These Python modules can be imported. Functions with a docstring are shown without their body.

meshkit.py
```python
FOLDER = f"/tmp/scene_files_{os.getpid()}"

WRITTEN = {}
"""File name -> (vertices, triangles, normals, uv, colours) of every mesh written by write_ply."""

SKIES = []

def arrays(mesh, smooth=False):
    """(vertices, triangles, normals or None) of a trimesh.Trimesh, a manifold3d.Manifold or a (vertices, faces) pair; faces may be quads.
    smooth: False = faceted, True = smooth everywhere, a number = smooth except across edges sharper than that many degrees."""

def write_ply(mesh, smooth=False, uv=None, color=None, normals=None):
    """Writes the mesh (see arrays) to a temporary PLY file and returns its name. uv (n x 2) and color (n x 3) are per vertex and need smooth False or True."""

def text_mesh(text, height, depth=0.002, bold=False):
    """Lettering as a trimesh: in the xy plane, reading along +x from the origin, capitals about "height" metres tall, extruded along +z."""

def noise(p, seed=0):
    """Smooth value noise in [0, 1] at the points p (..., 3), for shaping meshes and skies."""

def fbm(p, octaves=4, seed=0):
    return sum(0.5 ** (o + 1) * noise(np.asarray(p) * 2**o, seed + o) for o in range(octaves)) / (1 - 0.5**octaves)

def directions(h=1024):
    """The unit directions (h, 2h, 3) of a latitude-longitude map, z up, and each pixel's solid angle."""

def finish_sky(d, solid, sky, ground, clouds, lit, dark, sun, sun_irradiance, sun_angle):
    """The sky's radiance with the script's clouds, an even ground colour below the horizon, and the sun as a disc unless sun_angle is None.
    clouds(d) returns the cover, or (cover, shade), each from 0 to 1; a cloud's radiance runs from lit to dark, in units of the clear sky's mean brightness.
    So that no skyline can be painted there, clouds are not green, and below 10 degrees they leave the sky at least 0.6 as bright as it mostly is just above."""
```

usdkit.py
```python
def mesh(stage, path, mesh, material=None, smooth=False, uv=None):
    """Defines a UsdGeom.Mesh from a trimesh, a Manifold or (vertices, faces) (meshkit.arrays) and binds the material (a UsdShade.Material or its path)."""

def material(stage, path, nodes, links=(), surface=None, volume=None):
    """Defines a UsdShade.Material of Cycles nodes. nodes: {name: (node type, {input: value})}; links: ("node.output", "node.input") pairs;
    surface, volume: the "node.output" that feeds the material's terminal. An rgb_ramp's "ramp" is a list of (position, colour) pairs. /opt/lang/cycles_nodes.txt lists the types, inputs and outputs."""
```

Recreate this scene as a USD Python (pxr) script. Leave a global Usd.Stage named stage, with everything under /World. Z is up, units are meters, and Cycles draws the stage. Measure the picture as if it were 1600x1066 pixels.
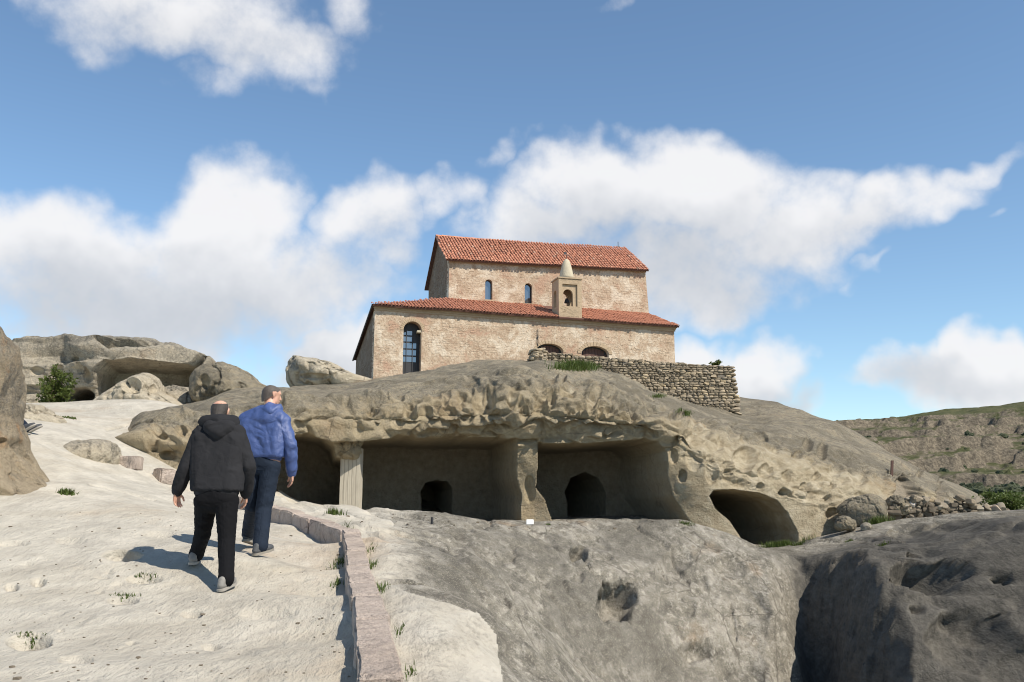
import math, random
import numpy as np
import trimesh, shapely, manifold3d
from shapely.geometry import Polygon
from scipy.spatial import cKDTree
from scipy.interpolate import PchipInterpolator, RBFInterpolator
from pxr import Usd, UsdGeom, UsdLux, UsdShade, Gf, Sdf, Vt
import usdkit
from meshkit import noise, fbm

stage = Usd.Stage.CreateInMemory()
UsdGeom.SetStageUpAxis(stage, 'Z')
UsdGeom.SetStageMetersPerUnit(stage, 1.0)
world = UsdGeom.Xform.Define(stage, '/World')
stage.SetDefaultPrim(world.GetPrim())
UsdGeom.Scope.Define(stage, '/World/Looks')

# ------------------------------------------------------------------ camera
E = 1.7                       # eye height
F = 1400.0                    # focal length in photo pixels (photo 1600 wide)
PITCH = math.radians(10.0)
cp, sp = math.cos(PITCH), math.sin(PITCH)
cam = UsdGeom.Camera.Define(stage, '/World/camera')
cam.AddTranslateOp().Set(Gf.Vec3d(0, 0, E))
cam.AddRotateXOp().Set(90 + math.degrees(PITCH))
cam.CreateHorizontalApertureAttr(36.0)
cam.CreateVerticalApertureAttr(36.0 * 1066 / 1600)
cam.CreateFocalLengthAttr(36.0 * F / 1600)
cam.CreateClippingRangeAttr(Gf.Vec2f(0.1, 20000))
EXPOSURE = 0.55
cam.CreateExposureAttr(EXPOSURE)

# ------------------------------------------------------------------ sun
SUN_EL = math.radians(48)
SUN_H = np.array([0.78, -0.62]); SUN_H /= np.linalg.norm(SUN_H)
SUN = np.array([SUN_H[0] * math.cos(SUN_EL), SUN_H[1] * math.cos(SUN_EL), math.sin(SUN_EL)])
SUN_ROT = math.atan2(SUN[0], SUN[1])
sun = UsdLux.DistantLight.Define(stage, '/World/sun')
sun.CreateNormalizeAttr(True)
sun.CreateIntensityAttr(1.2)
sun.CreateAngleAttr(0.5)
sun.CreateColorAttr(Gf.Vec3f(1.0, 0.93, 0.82))
zx = SUN; xx = np.cross([0, 0, 1], zx); xx /= np.linalg.norm(xx); yx = np.cross(zx, xx)
sun.AddTransformOp().Set(Gf.Matrix4d(*[float(t) for r in (xx, yx, zx) for t in (*r, 0)], 0, 0, 0, 1))


def P(u, v, Y):
    """the world point at depth Y (along +y) seen in the photograph at pixel u, v"""
    u, v, Y = np.broadcast_arrays(np.asarray(u, float), np.asarray(v, float), np.asarray(Y, float))
    a, b = (u - 800) / F, (533 - v) / F
    ry, rz = cp - sp * b, sp + cp * b
    return np.stack([a / ry * Y, Y, rz / ry * Y + E], -1)


def UV(p):
    p = np.asarray(p, float)
    x, y, z = p[..., 0], p[..., 1], p[..., 2] - E
    d = np.maximum(y * cp + z * sp, 0.05)
    h = -y * sp + z * cp
    return 800 + F * x / d, 533 - F * h / d


# ------------------------------------------------------------------ sky
SKY_STRENGTH = 0.09
def build_sky():
    n, L = {}, []
    cnt = [0]
    def nd(kind, ins=None, **links):
        cnt[0] += 1
        k = f'k{cnt[0]}'
        n[k] = (kind, ins or {})
        for a, b in links.items():
            L.append((b, f'{k}.{a}'))
        return k
    def M(op, a, b=None, c=None, clamp=False):
        ins = {'math_type': op, 'use_clamp': clamp}; lk = {}
        for key, x in (('value1', a), ('value2', b), ('value3', c)):
            if x is None: continue
            if isinstance(x, str): lk[key] = x
            else: ins[key] = float(x)
        return nd('math', ins, **lk) + '.value'
    sky = nd('sky_texture', dict(sky_type='single_scattering', sun_disc=False, sun_elevation=SUN_EL, sun_rotation=SUN_ROT,
                                 altitude=600.0, air_density=1.0, aerosol_density=0.35, ozone_density=1.2)) + '.color'
    tc = nd('texture_coordinate') + '.generated'
    s = nd('separate_xyz', vector=tc)
    y = M('maximum', s + '.y', 0.04)
    zc = M('maximum', s + '.z', 0.02)
    X, Z = M('divide', s + '.x', y), M('divide', s + '.z', y)
    # blobs: pixel centre, half sizes, rotation (deg), weight
    blobs = [  # u, v, half width, half height, rotation, weight
        (250, 15, 230, 85, 0, 1.0), (410, 60, 160, 85, 20, .95), (340, 120, 85, 60, 0, .75), (525, 30, 75, 80, 0, .8), (110, 0, 120, 45, 0, .7),
        (60, 420, 210, 115, 0, 1.15), (330, 385, 135, 120, 0, 1.1), (590, 370, 110, 80, 0, 1.05), (690, 330, 70, 36, -25, .8),
        (270, 470, 330, 105, 0, 1.05), (560, 455, 150, 70, 0, .8), (100, 540, 320, 70, 0, .8), (500, 560, 120, 50, 0, 1.1), (790, 470, 110, 60, 0, .6),
        (940, 320, 145, 95, 0, 1.1), (860, 380, 130, 70, 0, 1.0), (1100, 310, 160, 95, 0, 1.1), (1230, 350, 150, 80, 0, 1.0), (1060, 405, 200, 75, 0, 1.0),
        (1380, 340, 170, 48, -20, 1.0), (1500, 275, 95, 28, -25, .85), (800, 255, 62, 24, -30, .7), (870, 222, 45, 14, -30, .6),
        (1190, 550, 85, 68, 0, 1.15), (1230, 610, 75, 50, 0, .95), (1110, 580, 100, 70, 0, .95),
        (1540, 565, 70, 50, 0, 1.1), (1490, 605, 150, 48, 0, 1.05), (1650, 600, 120, 60, 0, 1.0),
        (1545, 360, 30, 15, -20, .62), (1345, 422, 48, 16, -10, .6), (1010, 8, 48, 18, -20, .62),
    ]
    greys = [(230, 480, 330, 75, 0, 1.0), (520, 470, 150, 50, 0, .8), (700, 420, 110, 60, 0, .7), (1020, 400, 260, 70, 0, .95), (1290, 380, 150, 40, 0, .7),
             (300, 60, 200, 60, 0, .6), (1200, 610, 120, 40, 0, .9), (1490, 610, 150, 28, 0, .8), (420, 570, 260, 40, 0, .8)]
    warp_n = nd('noise_texture', dict(scale=5.0, detail=4.0, roughness=0.6), vector=tc)
    wv = nd('vector_math', dict(math_type='subtract', vector2=(0.5, 0.5, 0.5)), vector1=warp_n + '.color') + '.vector'
    ws = nd('vector_math', dict(math_type='scale', scale=0.22), vector1=wv) + '.vector'
    base = nd('combine_xyz', {}, x=X, y=Z) + '.vector'
    base = nd('vector_math', dict(math_type='add'), vector1=base, vector2=ws) + '.vector'
    turned = {0: base}
    def field(bl, grow):
        acc = None
        for (u, v, a, b, rot, w) in bl:
            d = P(u, v, 1.0) - np.array([0, 0, E])
            if rot not in turned:                                     # blobs of one slant share one turned coordinate
                turned[rot] = nd('mapping', dict(mapping_type='point', rotation=(0, 0, math.radians(rot))), vector=base) + '.vector'
            cs, sn = math.cos(math.radians(rot)), math.sin(math.radians(rot))
            cx, cy, ia, ib = d[0] * cs - d[2] * sn, d[0] * sn + d[2] * cs, F / (a * grow), F / (b * grow)
            m = nd('vector_math', dict(math_type='multiply_add', vector2=(ia, ib, 0), vector3=(-cx * ia, -cy * ib, 0)), vector1=turned[rot]) + '.vector'
            q = nd('vector_math', dict(math_type='dot_product'), vector1=m, vector2=m) + '.value'
            e = M('multiply_add', q, -0.55 * w, w)
            acc = e if acc is None else M('maximum', acc, e)
        return acc
    # general clouds for the rest of the sky, in plan coordinates
    Xp, Yp = M('divide', s + '.x', M('add', zc, 0.12)), M('divide', s + '.y', M('add', zc, 0.12))
    pl = nd('combine_xyz', {}, x=Xp, y=Yp) + '.vector'
    gen = nd('noise_texture', dict(scale=0.9, detail=4.0, roughness=0.55), vector=pl) + '.fac'
    back = nd('map_range', dict(from_min=0.15, from_max=-0.25, to_min=0.0, to_max=1.0, clamp=True), value=s + '.y') + '.result'
    side = nd('map_range', dict(from_min=0.75, from_max=1.4, to_min=0.0, to_max=1.0, clamp=True), value=M('absolute', X)) + '.result'
    out = M('maximum', back, side)
    gfield = M('multiply', nd('map_range', dict(from_min=0.5, from_max=0.72, to_min=0, to_max=1.0, clamp=True), value=gen) + '.result', out)
    n1 = nd('noise_texture', dict(scale=8.0, detail=8.0, roughness=0.60), vector=tc) + '.fac'
    f0 = M('maximum', M('maximum', field(blobs, 1.12), 0.0), gfield)
    f1 = M('maximum', field(greys, 1.35), M('multiply', gfield, 0.6))
    nz = M('multiply', M('subtract', n1, 0.5), 1.5)
    cover = nd('map_range', dict(range_type='smoothstep', from_min=0.40, from_max=1.02, to_min=0, to_max=1, clamp=True), value=M('add', f0, nz)) + '.result'
    cover = M('multiply', cover, nd('map_range', dict(from_min=0.0, from_max=0.03, to_min=0, to_max=1, clamp=True), value=s + '.z') + '.result')
    shade = nd('map_range', dict(range_type='smoothstep', from_min=0.1, from_max=1.25, to_min=0, to_max=1, clamp=True), value=M('add', f1, M('multiply', nz, -0.85))) + '.result'
    ccol = nd('mix_color', dict(blend_type='mix', a=CLOUD_LIT, b=CLOUD_DARK, use_clamp=False), fac=shade) + '.result'
    skyc = nd('mix_color', dict(blend_type='multiply', fac=1.0, b=SKY_TINT, use_clamp=False), a=sky) + '.result'
    mixed = nd('mix_color', dict(blend_type='mix', use_clamp=False), fac=M('multiply', cover, 0.97), a=skyc, b=ccol) + '.result'
    bg = nd('background_shader', dict(strength=SKY_STRENGTH), color=mixed)
    return usdkit.material(stage, '/World/Looks/sky_look', n, L, surface=bg + '.background')
CLOUD_LIT = (7.0, 7.0, 7.1)
CLOUD_DARK = (4.3, 4.55, 4.95)
SKY_TINT = (1.10, 1.23, 1.25)
dome = UsdLux.DomeLight.Define(stage, '/World/sky')
UsdShade.MaterialBindingAPI.Apply(dome.GetPrim()).Bind(build_sky())
dome.GetPrim().SetCustomDataByKey('kind', 'structure')

# ------------------------------------------------------------------ helpers
used = {}
def numbered(path):
    k = used.get(path, 0)
    used[path] = k + 1
    return path if k == 0 else f'{path}_{k:03d}'


def tag(p, label=None, cat=None, group=None, kind=None):
    p = p.GetPrim() if hasattr(p, 'GetPrim') else p
    for key, val in (('label', label), ('category', cat), ('group', group), ('kind', kind)):
        if val: p.SetCustomDataByKey(key, val)
    return p


def thing(name, label, cat, loc=(0, 0, 0), group=None):
    x = UsdGeom.Xform.Define(stage, numbered('/World/' + name))
    x.AddTranslateOp().Set(Gf.Vec3d(*map(float, loc)))
    return tag(x, label, cat, group)


def obj(name, mesh, mat, parent=None, smooth=False, off=None, prim=None):
    """ONE mesh prim; off: subtracted from world coordinates (the parent's origin)"""
    base = str(parent.GetPath()) if parent is not None else '/World'
    path = numbered(base + '/' + name)
    if isinstance(mesh, (tuple, list)):
        v, f = np.asarray(mesh[0], float), np.asarray(mesh[1])
    elif hasattr(mesh, 'to_mesh'):
        m = mesh.to_mesh(); v, f = np.array(m.vert_properties[:, :3], float), np.array(m.tri_verts)
    else:
        v, f = np.array(mesh.vertices), np.array(mesh.faces)
    if off is not None: v = v - np.asarray(off, float)
    m = usdkit.mesh(stage, path, (v, f), mat, smooth=smooth)
    if prim:
        for key, arr in prim.items():
            UsdGeom.PrimvarsAPI(m).CreatePrimvar(key, Sdf.ValueTypeNames.FloatArray, 'vertex').Set(Vt.FloatArray.FromNumpy(np.asarray(arr, np.float32)))
    return m.GetPrim()


def grid_faces(nr, nc):
    i = np.arange(nr * nc).reshape(nr, nc)
    a, b, c, d = i[:-1, :-1].ravel(), i[:-1, 1:].ravel(), i[1:, 1:].ravel(), i[1:, :-1].ravel()
    return np.vstack([np.stack([a, b, c], 1), np.stack([a, c, d], 1)])


def sstep(a, b, x):
    t = np.clip((x - a) / (b - a), 0, 1)
    return t * t * (3 - 2 * t)


def cat_mesh(ms):
    v, f, n = [], [], 0
    for m in ms:
        a, b = (m[0], m[1]) if isinstance(m, tuple) else (np.asarray(m.vertices), np.asarray(m.faces))
        v.append(a); f.append(np.asarray(b) + n); n += len(a)
    return np.vstack(v), np.vstack(f)


def sfbm(p, o=4, seed=0):
    return fbm(p, o, seed) * 2 - 1

# ------------------------------------------------------------------ materials
class G:
    """small node graph builder"""
    def __init__(s): s.n, s.l, s.c = {}, [], 0
    def add(s, kind, _ins=None, **kw):
        s.c += 1; k = f'{kind}_{s.c}'; ins = dict(_ins or {})
        for a, x in kw.items():
            if isinstance(x, str) and '.' in x: s.l.append((x, f'{k}.{a}'))
            else: ins[a] = x
        s.n[k] = (kind, ins); return k
    def noise(s, scale, detail=4.0, rough=0.55, vec=None, dist=0.0):
        kw = {'vector': vec} if vec else {}
        return s.add('noise_texture', dict(scale=float(scale), detail=float(detail), roughness=float(rough), distortion=float(dist)), **kw) + '.fac'
    def ramp(s, fac, stops): return s.add('rgb_ramp', {'ramp': stops}, fac=fac) + '.color'
    def rng(s, v, a, b, c=0.0, d=1.0): return s.add('map_range', dict(from_min=float(a), from_max=float(b), to_min=float(c), to_max=float(d), clamp=True), value=v) + '.result'
    def mix(s, fac, a, b, mode='mix'): return s.add('mix_color', {'blend_type': mode}, fac=fac, a=a, b=b) + '.result'
    def math(s, op, a, b=0.0): return s.add('math', {'math_type': op}, value1=a, value2=b) + '.value'
    def bump(s, h, strength, dist, normal=None):
        kw = {'normal': normal} if normal else {}
        return s.add('bump', dict(strength=float(strength), distance=float(dist)), height=h, **kw) + '.normal'
    def done(s, name, color, rough=0.9, normal=None, **kw):
        if normal: kw['normal'] = normal
        p = s.add('principled_bsdf', None, base_color=color, roughness=rough, **kw)
        return usdkit.material(stage, '/World/Looks/' + name, s.n, s.l, surface=p + '.BSDF')


def rock_mat(name, fresh, crust, fine=1.0, bump=1.0, attr=True, warm=(0.33, 0.19, 0.08), warm_amt=0.35, moss=0.0, cave_shade=False, dark=False, downslope=1.0):
    """weathered sandstone: a pale fresh stone under a patchy grey lichen crust; the mesh gives where the crust holds"""
    g = G()
    pos = g.add('geometry') + '.position'
    if downslope != 1: pos = g.add('mapping', dict(scale=(1.0, downslope, 1.0)), vector=pos) + '.vector'      # grain drawn out down the slope by run-off
    big_n = g.add('noise_texture', dict(scale=0.45, detail=5.0, roughness=0.62), vector=pos); big = big_n + '.fac'
    mid = g.noise(2.6, 6, 0.68, pos)
    fin = g.noise(14.0 * fine, 5, 0.72, pos)
    spk = g.noise(55.0 * fine, 2, 0.7, pos)
    stre = g.noise(1.0, 3, 0.6, g.add('mapping', dict(scale=(2.6, 2.6, 0.35)), vector=pos) + '.vector')
    bed = g.noise(1.0, 4, 0.65, g.add('mapping', dict(scale=(0.35, 0.35, 5.0)), vector=pos) + '.vector')
    cm = g.rng(mid, 0.34, 0.66); cf = g.rng(fin, 0.32, 0.68); cb = g.rng(g.noise(5.0 * fine, 6, 0.78, pos), 0.30, 0.70)
    f = g.mix(cm, tuple(c * 0.80 for c in fresh), tuple(min(1, c * 1.15) for c in fresh))
    f = g.mix(g.rng(fin, 0.50, 0.30, 0, 0.32), f, tuple(c * 0.55 for c in fresh))
    f = g.mix(g.rng(bed, 0.45, 0.7, 0, 0.35), f, tuple(c * k for c, k in zip(fresh, (0.70, 0.64, 0.54))))
    f = g.mix(g.rng(big, 0.56, 0.74, 0, warm_amt), f, warm)
    fl = g.noise(7.5 * fine, 6, 0.80, pos)
    c = g.mix(cb, tuple(x * 0.36 for x in crust), tuple(x * 1.45 for x in crust))
    c = g.mix(g.rng(fl, 0.52, 0.60, 0, 0.75), c, tuple(x * 0.86 for x in fresh))
    c = g.mix(g.rng(mid, 0.51, 0.61, 0, 0.62), c, tuple(x * 0.74 for x in fresh))
    c = g.mix(g.rng(mid, 0.46, 0.36, 0, 0.55), c, tuple(x * 0.42 for x in crust))
    c = g.mix(g.rng(big, 0.54, 0.44, 0, 0.62), c, tuple(x * 0.42 for x in crust))
    c = g.mix(g.rng(big, 0.60, 0.72, 0, 0.4), c, warm)
    c = g.mix(g.rng(spk, 0.56, 0.70, 0, 0.6), c, tuple(x * 2.0 for x in crust))
    c = g.mix(g.rng(spk, 0.44, 0.30, 0, 0.6), c, tuple(x * 0.3 for x in crust))
    if attr:
        a = g.add('attribute', {'attribute': 'crust'}) + '.fac'
    else:
        a = g.add('value', {'value': 0.32}) + '.value'
    k = g.math('add', a, g.math('multiply', g.math('subtract', mid, 0.5), 1.9))
    k = g.math('add', k, g.math('multiply', g.math('subtract', fin, 0.5), 0.9))
    k = g.math('add', k, g.math('multiply', g.math('subtract', stre, 0.5), 0.8))
    k = g.rng(k, 0.2, 0.8)
    col = g.mix(k, f, c)
    col = g.mix(g.rng(fin, 0.35, 0.7, 0.0, 0.22), col, (0.06, 0.05, 0.04))
    ck = g.add('voronoi_texture', dict(feature='distance_to_edge', scale=0.75 * fine), vector=g.add('vector_math', dict(math_type='add'), vector1=pos, vector2=g.add('vector_math', dict(math_type='scale', scale=0.55), vector1=big_n + '.color') + '.vector') + '.vector') + '.distance'
    ckm = g.math('multiply', g.math('multiply', g.rng(ck, 0.014, 0.003), g.rng(big, 0.47, 0.55)), g.rng(k, 0.25, 0.8) if name == 'ground_rock' else g.rng(mid, .35, .6))
    col = g.mix(g.math('multiply', ckm, 0.55), col, (0.045, 0.036, 0.028))
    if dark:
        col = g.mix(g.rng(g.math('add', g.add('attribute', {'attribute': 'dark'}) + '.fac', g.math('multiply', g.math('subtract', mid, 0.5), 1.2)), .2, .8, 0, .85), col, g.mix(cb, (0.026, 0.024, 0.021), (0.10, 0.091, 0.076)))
    if cave_shade:
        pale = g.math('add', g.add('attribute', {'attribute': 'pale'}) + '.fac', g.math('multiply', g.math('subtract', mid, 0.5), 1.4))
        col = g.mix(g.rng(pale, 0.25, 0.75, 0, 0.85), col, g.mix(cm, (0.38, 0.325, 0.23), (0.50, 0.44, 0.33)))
        col = g.mix(g.add('attribute', {'attribute': 'cave_shade'}) + '.fac', col, g.mix(cb, (0.19, 0.162, 0.125), (0.36, 0.31, 0.24)))  # shade of the cave interiors mixed into the rock colour
    if moss:
        col = g.mix(g.rng(g.noise(1.7, 6, 0.6, pos, 0.5), 0.58, 0.72, 0, moss), col, (0.36, 0.17, 0.05))
    n = g.bump(mid, 0.6 * bump, 0.22)
    n = g.bump(fin, 0.9 * bump, 0.09 / fine, n)
    n = g.bump(spk, 0.6 * bump, 0.02 / fine, n)
    return g.done(name, col, 0.93, n, specular_ior_level=0.25)


ROCK = rock_mat('massif_rock', (0.43, 0.355, 0.235), (0.28, 0.247, 0.185), cave_shade=True, bump=1.3)
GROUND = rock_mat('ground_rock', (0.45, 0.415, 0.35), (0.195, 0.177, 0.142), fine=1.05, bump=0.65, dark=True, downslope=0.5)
PALE = rock_mat('pale_rock', (0.48, 0.42, 0.32), (0.24, 0.22, 0.18))
LICHEN = rock_mat('lichen_rock', (0.44, 0.36, 0.25), (0.20, 0.185, 0.155), fine=1.4, moss=0.8, bump=1.5)


def simple(name, col, rough=0.8, var=0.25, scale=8.0, bump=0.0, bscale=40.0, rnd=0.0, **kw):
    g = G(); pos = g.add('geometry') + '.position'
    n = g.noise(scale, 6, 0.6, pos)
    c = g.mix(n, tuple(x * (1 - var) for x in col), tuple(min(1, x * (1 + var)) for x in col))
    if rnd:
        r = g.add('object_info') + '.random'
        c = g.mix(1.0, c, g.ramp(r, [(0, (1 - rnd,) * 3), (1, (1 + rnd,) * 3)]), 'multiply')
        g.n[list(g.n)[-1]][1]['use_clamp'] = False
    nm = g.bump(g.noise(bscale, 5, 0.6, pos), 0.7, bump) if bump else None
    return g.done(name, c, rough, nm, **kw)

# ------------------------------------------------------------------ the curb's line (top centre: u, v, depth)
CURB = np.array([(604, 1110, 4.3), (597, 1066, 4.9), (578, 945, 7.0), (562, 900, 8.6), (556, 860, 10.4), (549, 827, 12.5)])
CURB2 = np.array([(549, 827, 12.5), (500, 812, 13.9), (430, 791, 15.8), (380, 775, 17.2), (330, 758, 18.3), (268, 738, 19.5)])
curb_pts, curb2_pts = P(*CURB.T), P(*CURB2.T)
CURB_H = 0.23

# ------------------------------------------------------------------ ground
gc = [  # (u, v, depth)
    (-500, 1066, 5.6), (-200, 1066, 5.4), (0, 1066, 5.25), (200, 1066, 5.3), (300, 1066, 5.4), (460, 1066, 5.5),
    (-300, 930, 7.9), (0, 930, 7.9), (180, 930, 8.2), (345, 925, 8.43), (300, 893, 9.0), (400, 868, 9.66), (470, 930, 8.3),
    (-300, 850, 9.6), (0, 850, 9.8), (180, 840, 10.4), (0, 795, 11.6), (110, 786, 12.2), (250, 800, 12.2), (340, 815, 12.5), (450, 845, 12.0),
    (180, 762, 14.5), (250, 765, 17.0), (330, 785, 16.5), (100, 722, 16.0), (200, 730, 18.5), (140, 692, 18.5), (60, 692, 15.5), (-150, 700, 14.0),
    (60, 645, 21), (-200, 650, 20), (150, 645, 24), (250, 655, 24), (215, 695, 20.8), (100, 662, 20.0), (300, 642, 27), (180, 634, 29),
    (60, 640, 29), (120, 633, 32), (280, 628, 34), (-200, 630, 32), (0, 636, 34), (300, 745, 21.3), (340, 770, 21.6),
    (420, 798, 21), (480, 803, 23), (545, 803, 25), (610, 806, 23), (680, 799, 22.5), (750, 811, 23), (830, 818, 24.5), (900, 815, 23), (1000, 822, 23), (1080, 820, 23),
    (600, 806, 29), (700, 805, 31), (950, 806, 31), (480, 800, 28), (1050, 808, 30),
    (600, 845, 12.6), (590, 815, 17), (660, 832, 15.2), (700, 826, 18.5), (740, 868, 13.5), (690, 880, 11.0), (640, 905, 8.8),
    (700, 1000, 6.5), (650, 960, 7.0), (770, 955, 8.0), (775, 1066, 6.2), (797, 1030, 7.3), (690, 1066, 5.5),
    (835, 1066, 9.6), (850, 980, 11.6), (800, 905, 13.0), (900, 1066, 13.0), (950, 950, 17.2), (880, 875, 19.0), (960, 860, 20.8),
    (1000, 1066, 16.0), (1030, 920, 19.2), (1100, 1066, 17.5), (1110, 950, 19.3), (1080, 862, 21.6), (1180, 1066, 18.0), (1185, 960, 19.6), (1180, 880, 21.8), (1160, 842, 24),
    (1215, 868, 24), (1205, 900, 21.3), (1200, 1000, 19.0),
    (1300, 868, 20.2), (1338, 905, 18.0), (1345, 1000, 16.6), (1350, 1066, 15.9), (1450, 1066, 15.4), (1600, 1066, 14.8), (1460, 930, 17.2), (1600, 920, 16.4),
    (1600, 835, 17.5), (1470, 850, 19), (1370, 862, 19.5), (1500, 815, 22.5), (1600, 808, 22.5), (1290, 838, 25.5), (1200, 855, 26.0), (1390, 815, 26), (1500, 802, 29), (1600, 797, 32),
    (1750, 1066, 14.4), (1800, 835, 17.5), (1170, 852, 29), (1240, 850, 30), (1750, 797, 34), (1600, 797, 45), (1400, 800, 45), (-300, 640, 45), (2000, 797, 34),
]
gp = P(*np.array(gc, float).T)
extra = []
for a in (curb_pts, curb2_pts[1:]):
    extra += [p - [0.25, 0.0, CURB_H + 0.01] if a is curb_pts else p - [0.08, 0.25, CURB_H + 0.01] for p in a]
    extra += [p + [0.22, 0.05, -0.06] if a is curb_pts else p + [0.1, 0.4, -0.12] for p in a]
hidden = [(x, y, E + z) for x, y, z in [(0, 0, -1.6), (0, -6, -2.0), (-9, -6, -1.6), (9, -6, -3.6), (9, 4, -4.4), (5, 6, -3.7), (2.5, 5, -2.4), (-9, 3, -0.9), (-12, 12, 0.6),
          (-16, 25, 2.6), (0, 45, -0.5), (-12, 50, 2.5), (20, 10, -3.6), (25, 25, -1.5), (-20, 0, -0.8), (0, -25, -4), (-25, -25, -3), (25, -25, -6), (-30, 30, 3), (35, 45, -2), (0, 60, -1), (-30, 60, 2)]]
gall = np.vstack([gp, np.array(extra), np.array(hidden)])
rbf = RBFInterpolator(gall[:, :2], gall[:, 2], kernel='thin_plate_spline', smoothing=0.004)


def ground_base(x, y):
    x, y = np.asarray(x, float), np.asarray(y, float)
    r = np.hypot(x, y)
    w = sstep(38, 62, r)
    q = np.stack([x.ravel(), y.ravel()], 1)
    z = np.zeros(len(q))
    near = (r.ravel() < 62)
    z[near] = rbf(q[near])
    far = -4.0 - 10 * sstep(60, 260, r) + 4 * sfbm(np.stack([x / 60, y / 60, 0 * x], -1), 3, 8) * sstep(50, 150, r)
    return z.reshape(x.shape) * (1 - w) + (E + far) * w


def pit(u, v, cu, cv, ru, rv, wn, sharp=2.5):
    """1 in the pit, 0 outside, with a ragged rim"""
    d = np.hypot((u - cu) / ru, (v - cv) / rv) + 0.35 * wn
    return np.clip(1 - np.clip(d, 0, 9) ** sharp, 0, 1)


GROUND_PITS = [  # cu, cv, ru, rv, depth
    (190, 868, 32, 8, .22), (47, 1002, 36, 13, .18), (225, 905, 28, 7, .14), (193, 940, 25, 7, .14), (60, 910, 12, 6, .12), (18, 918, 12, 6, .12), (300, 960, 20, 6, .06), (120, 1030, 30, 8, .05), (420, 960, 40, 9, .05), (330, 1010, 16, 6, .06), (20, 850, 30, 6, .07), (250, 835, 26, 5, .06), (170, 893, 9, 2.5, .03),
    (130, 886, 18, 3, .03), (155, 925, 7, 3, .03), (110, 845, 24, 6, .06), (205, 1005, 8, 3, .03), (95, 985, 6, 3, .03), (450, 892, 28, 4, .04), (470, 905, 12, 4, .03),
    (160, 900, 14, 3, .03), (185, 912, 10, 3, .03), (90, 960, 12, 4, .02), (40, 880, 14, 3, .03), (260, 960, 18, 4, .02), (380, 1020, 30, 6, .02),
    (964, 934, 30, 30, .8), (904, 868, 14, 11, .5), (1085, 1014, 26, 14, .22), (1058, 872, 30, 18, .22), (1140, 885, 24, 20, .19),
    (1455, 905, 66, 30, .7), (1420, 897, 34, 12, .3), (1430, 832, 44, 13, .45), (1500, 822, 58, 9, .4), (1428, 862, 11, 5, .3), (1567, 910, 19, 8, .35), (1435, 960, 13, 9, .25),
    (1520, 1005, 80, 50, .5), (1590, 1040, 60, 34, .4), (1560, 965, 20, 5, .2), (1400, 1010, 30, 40, .3),
]


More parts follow.
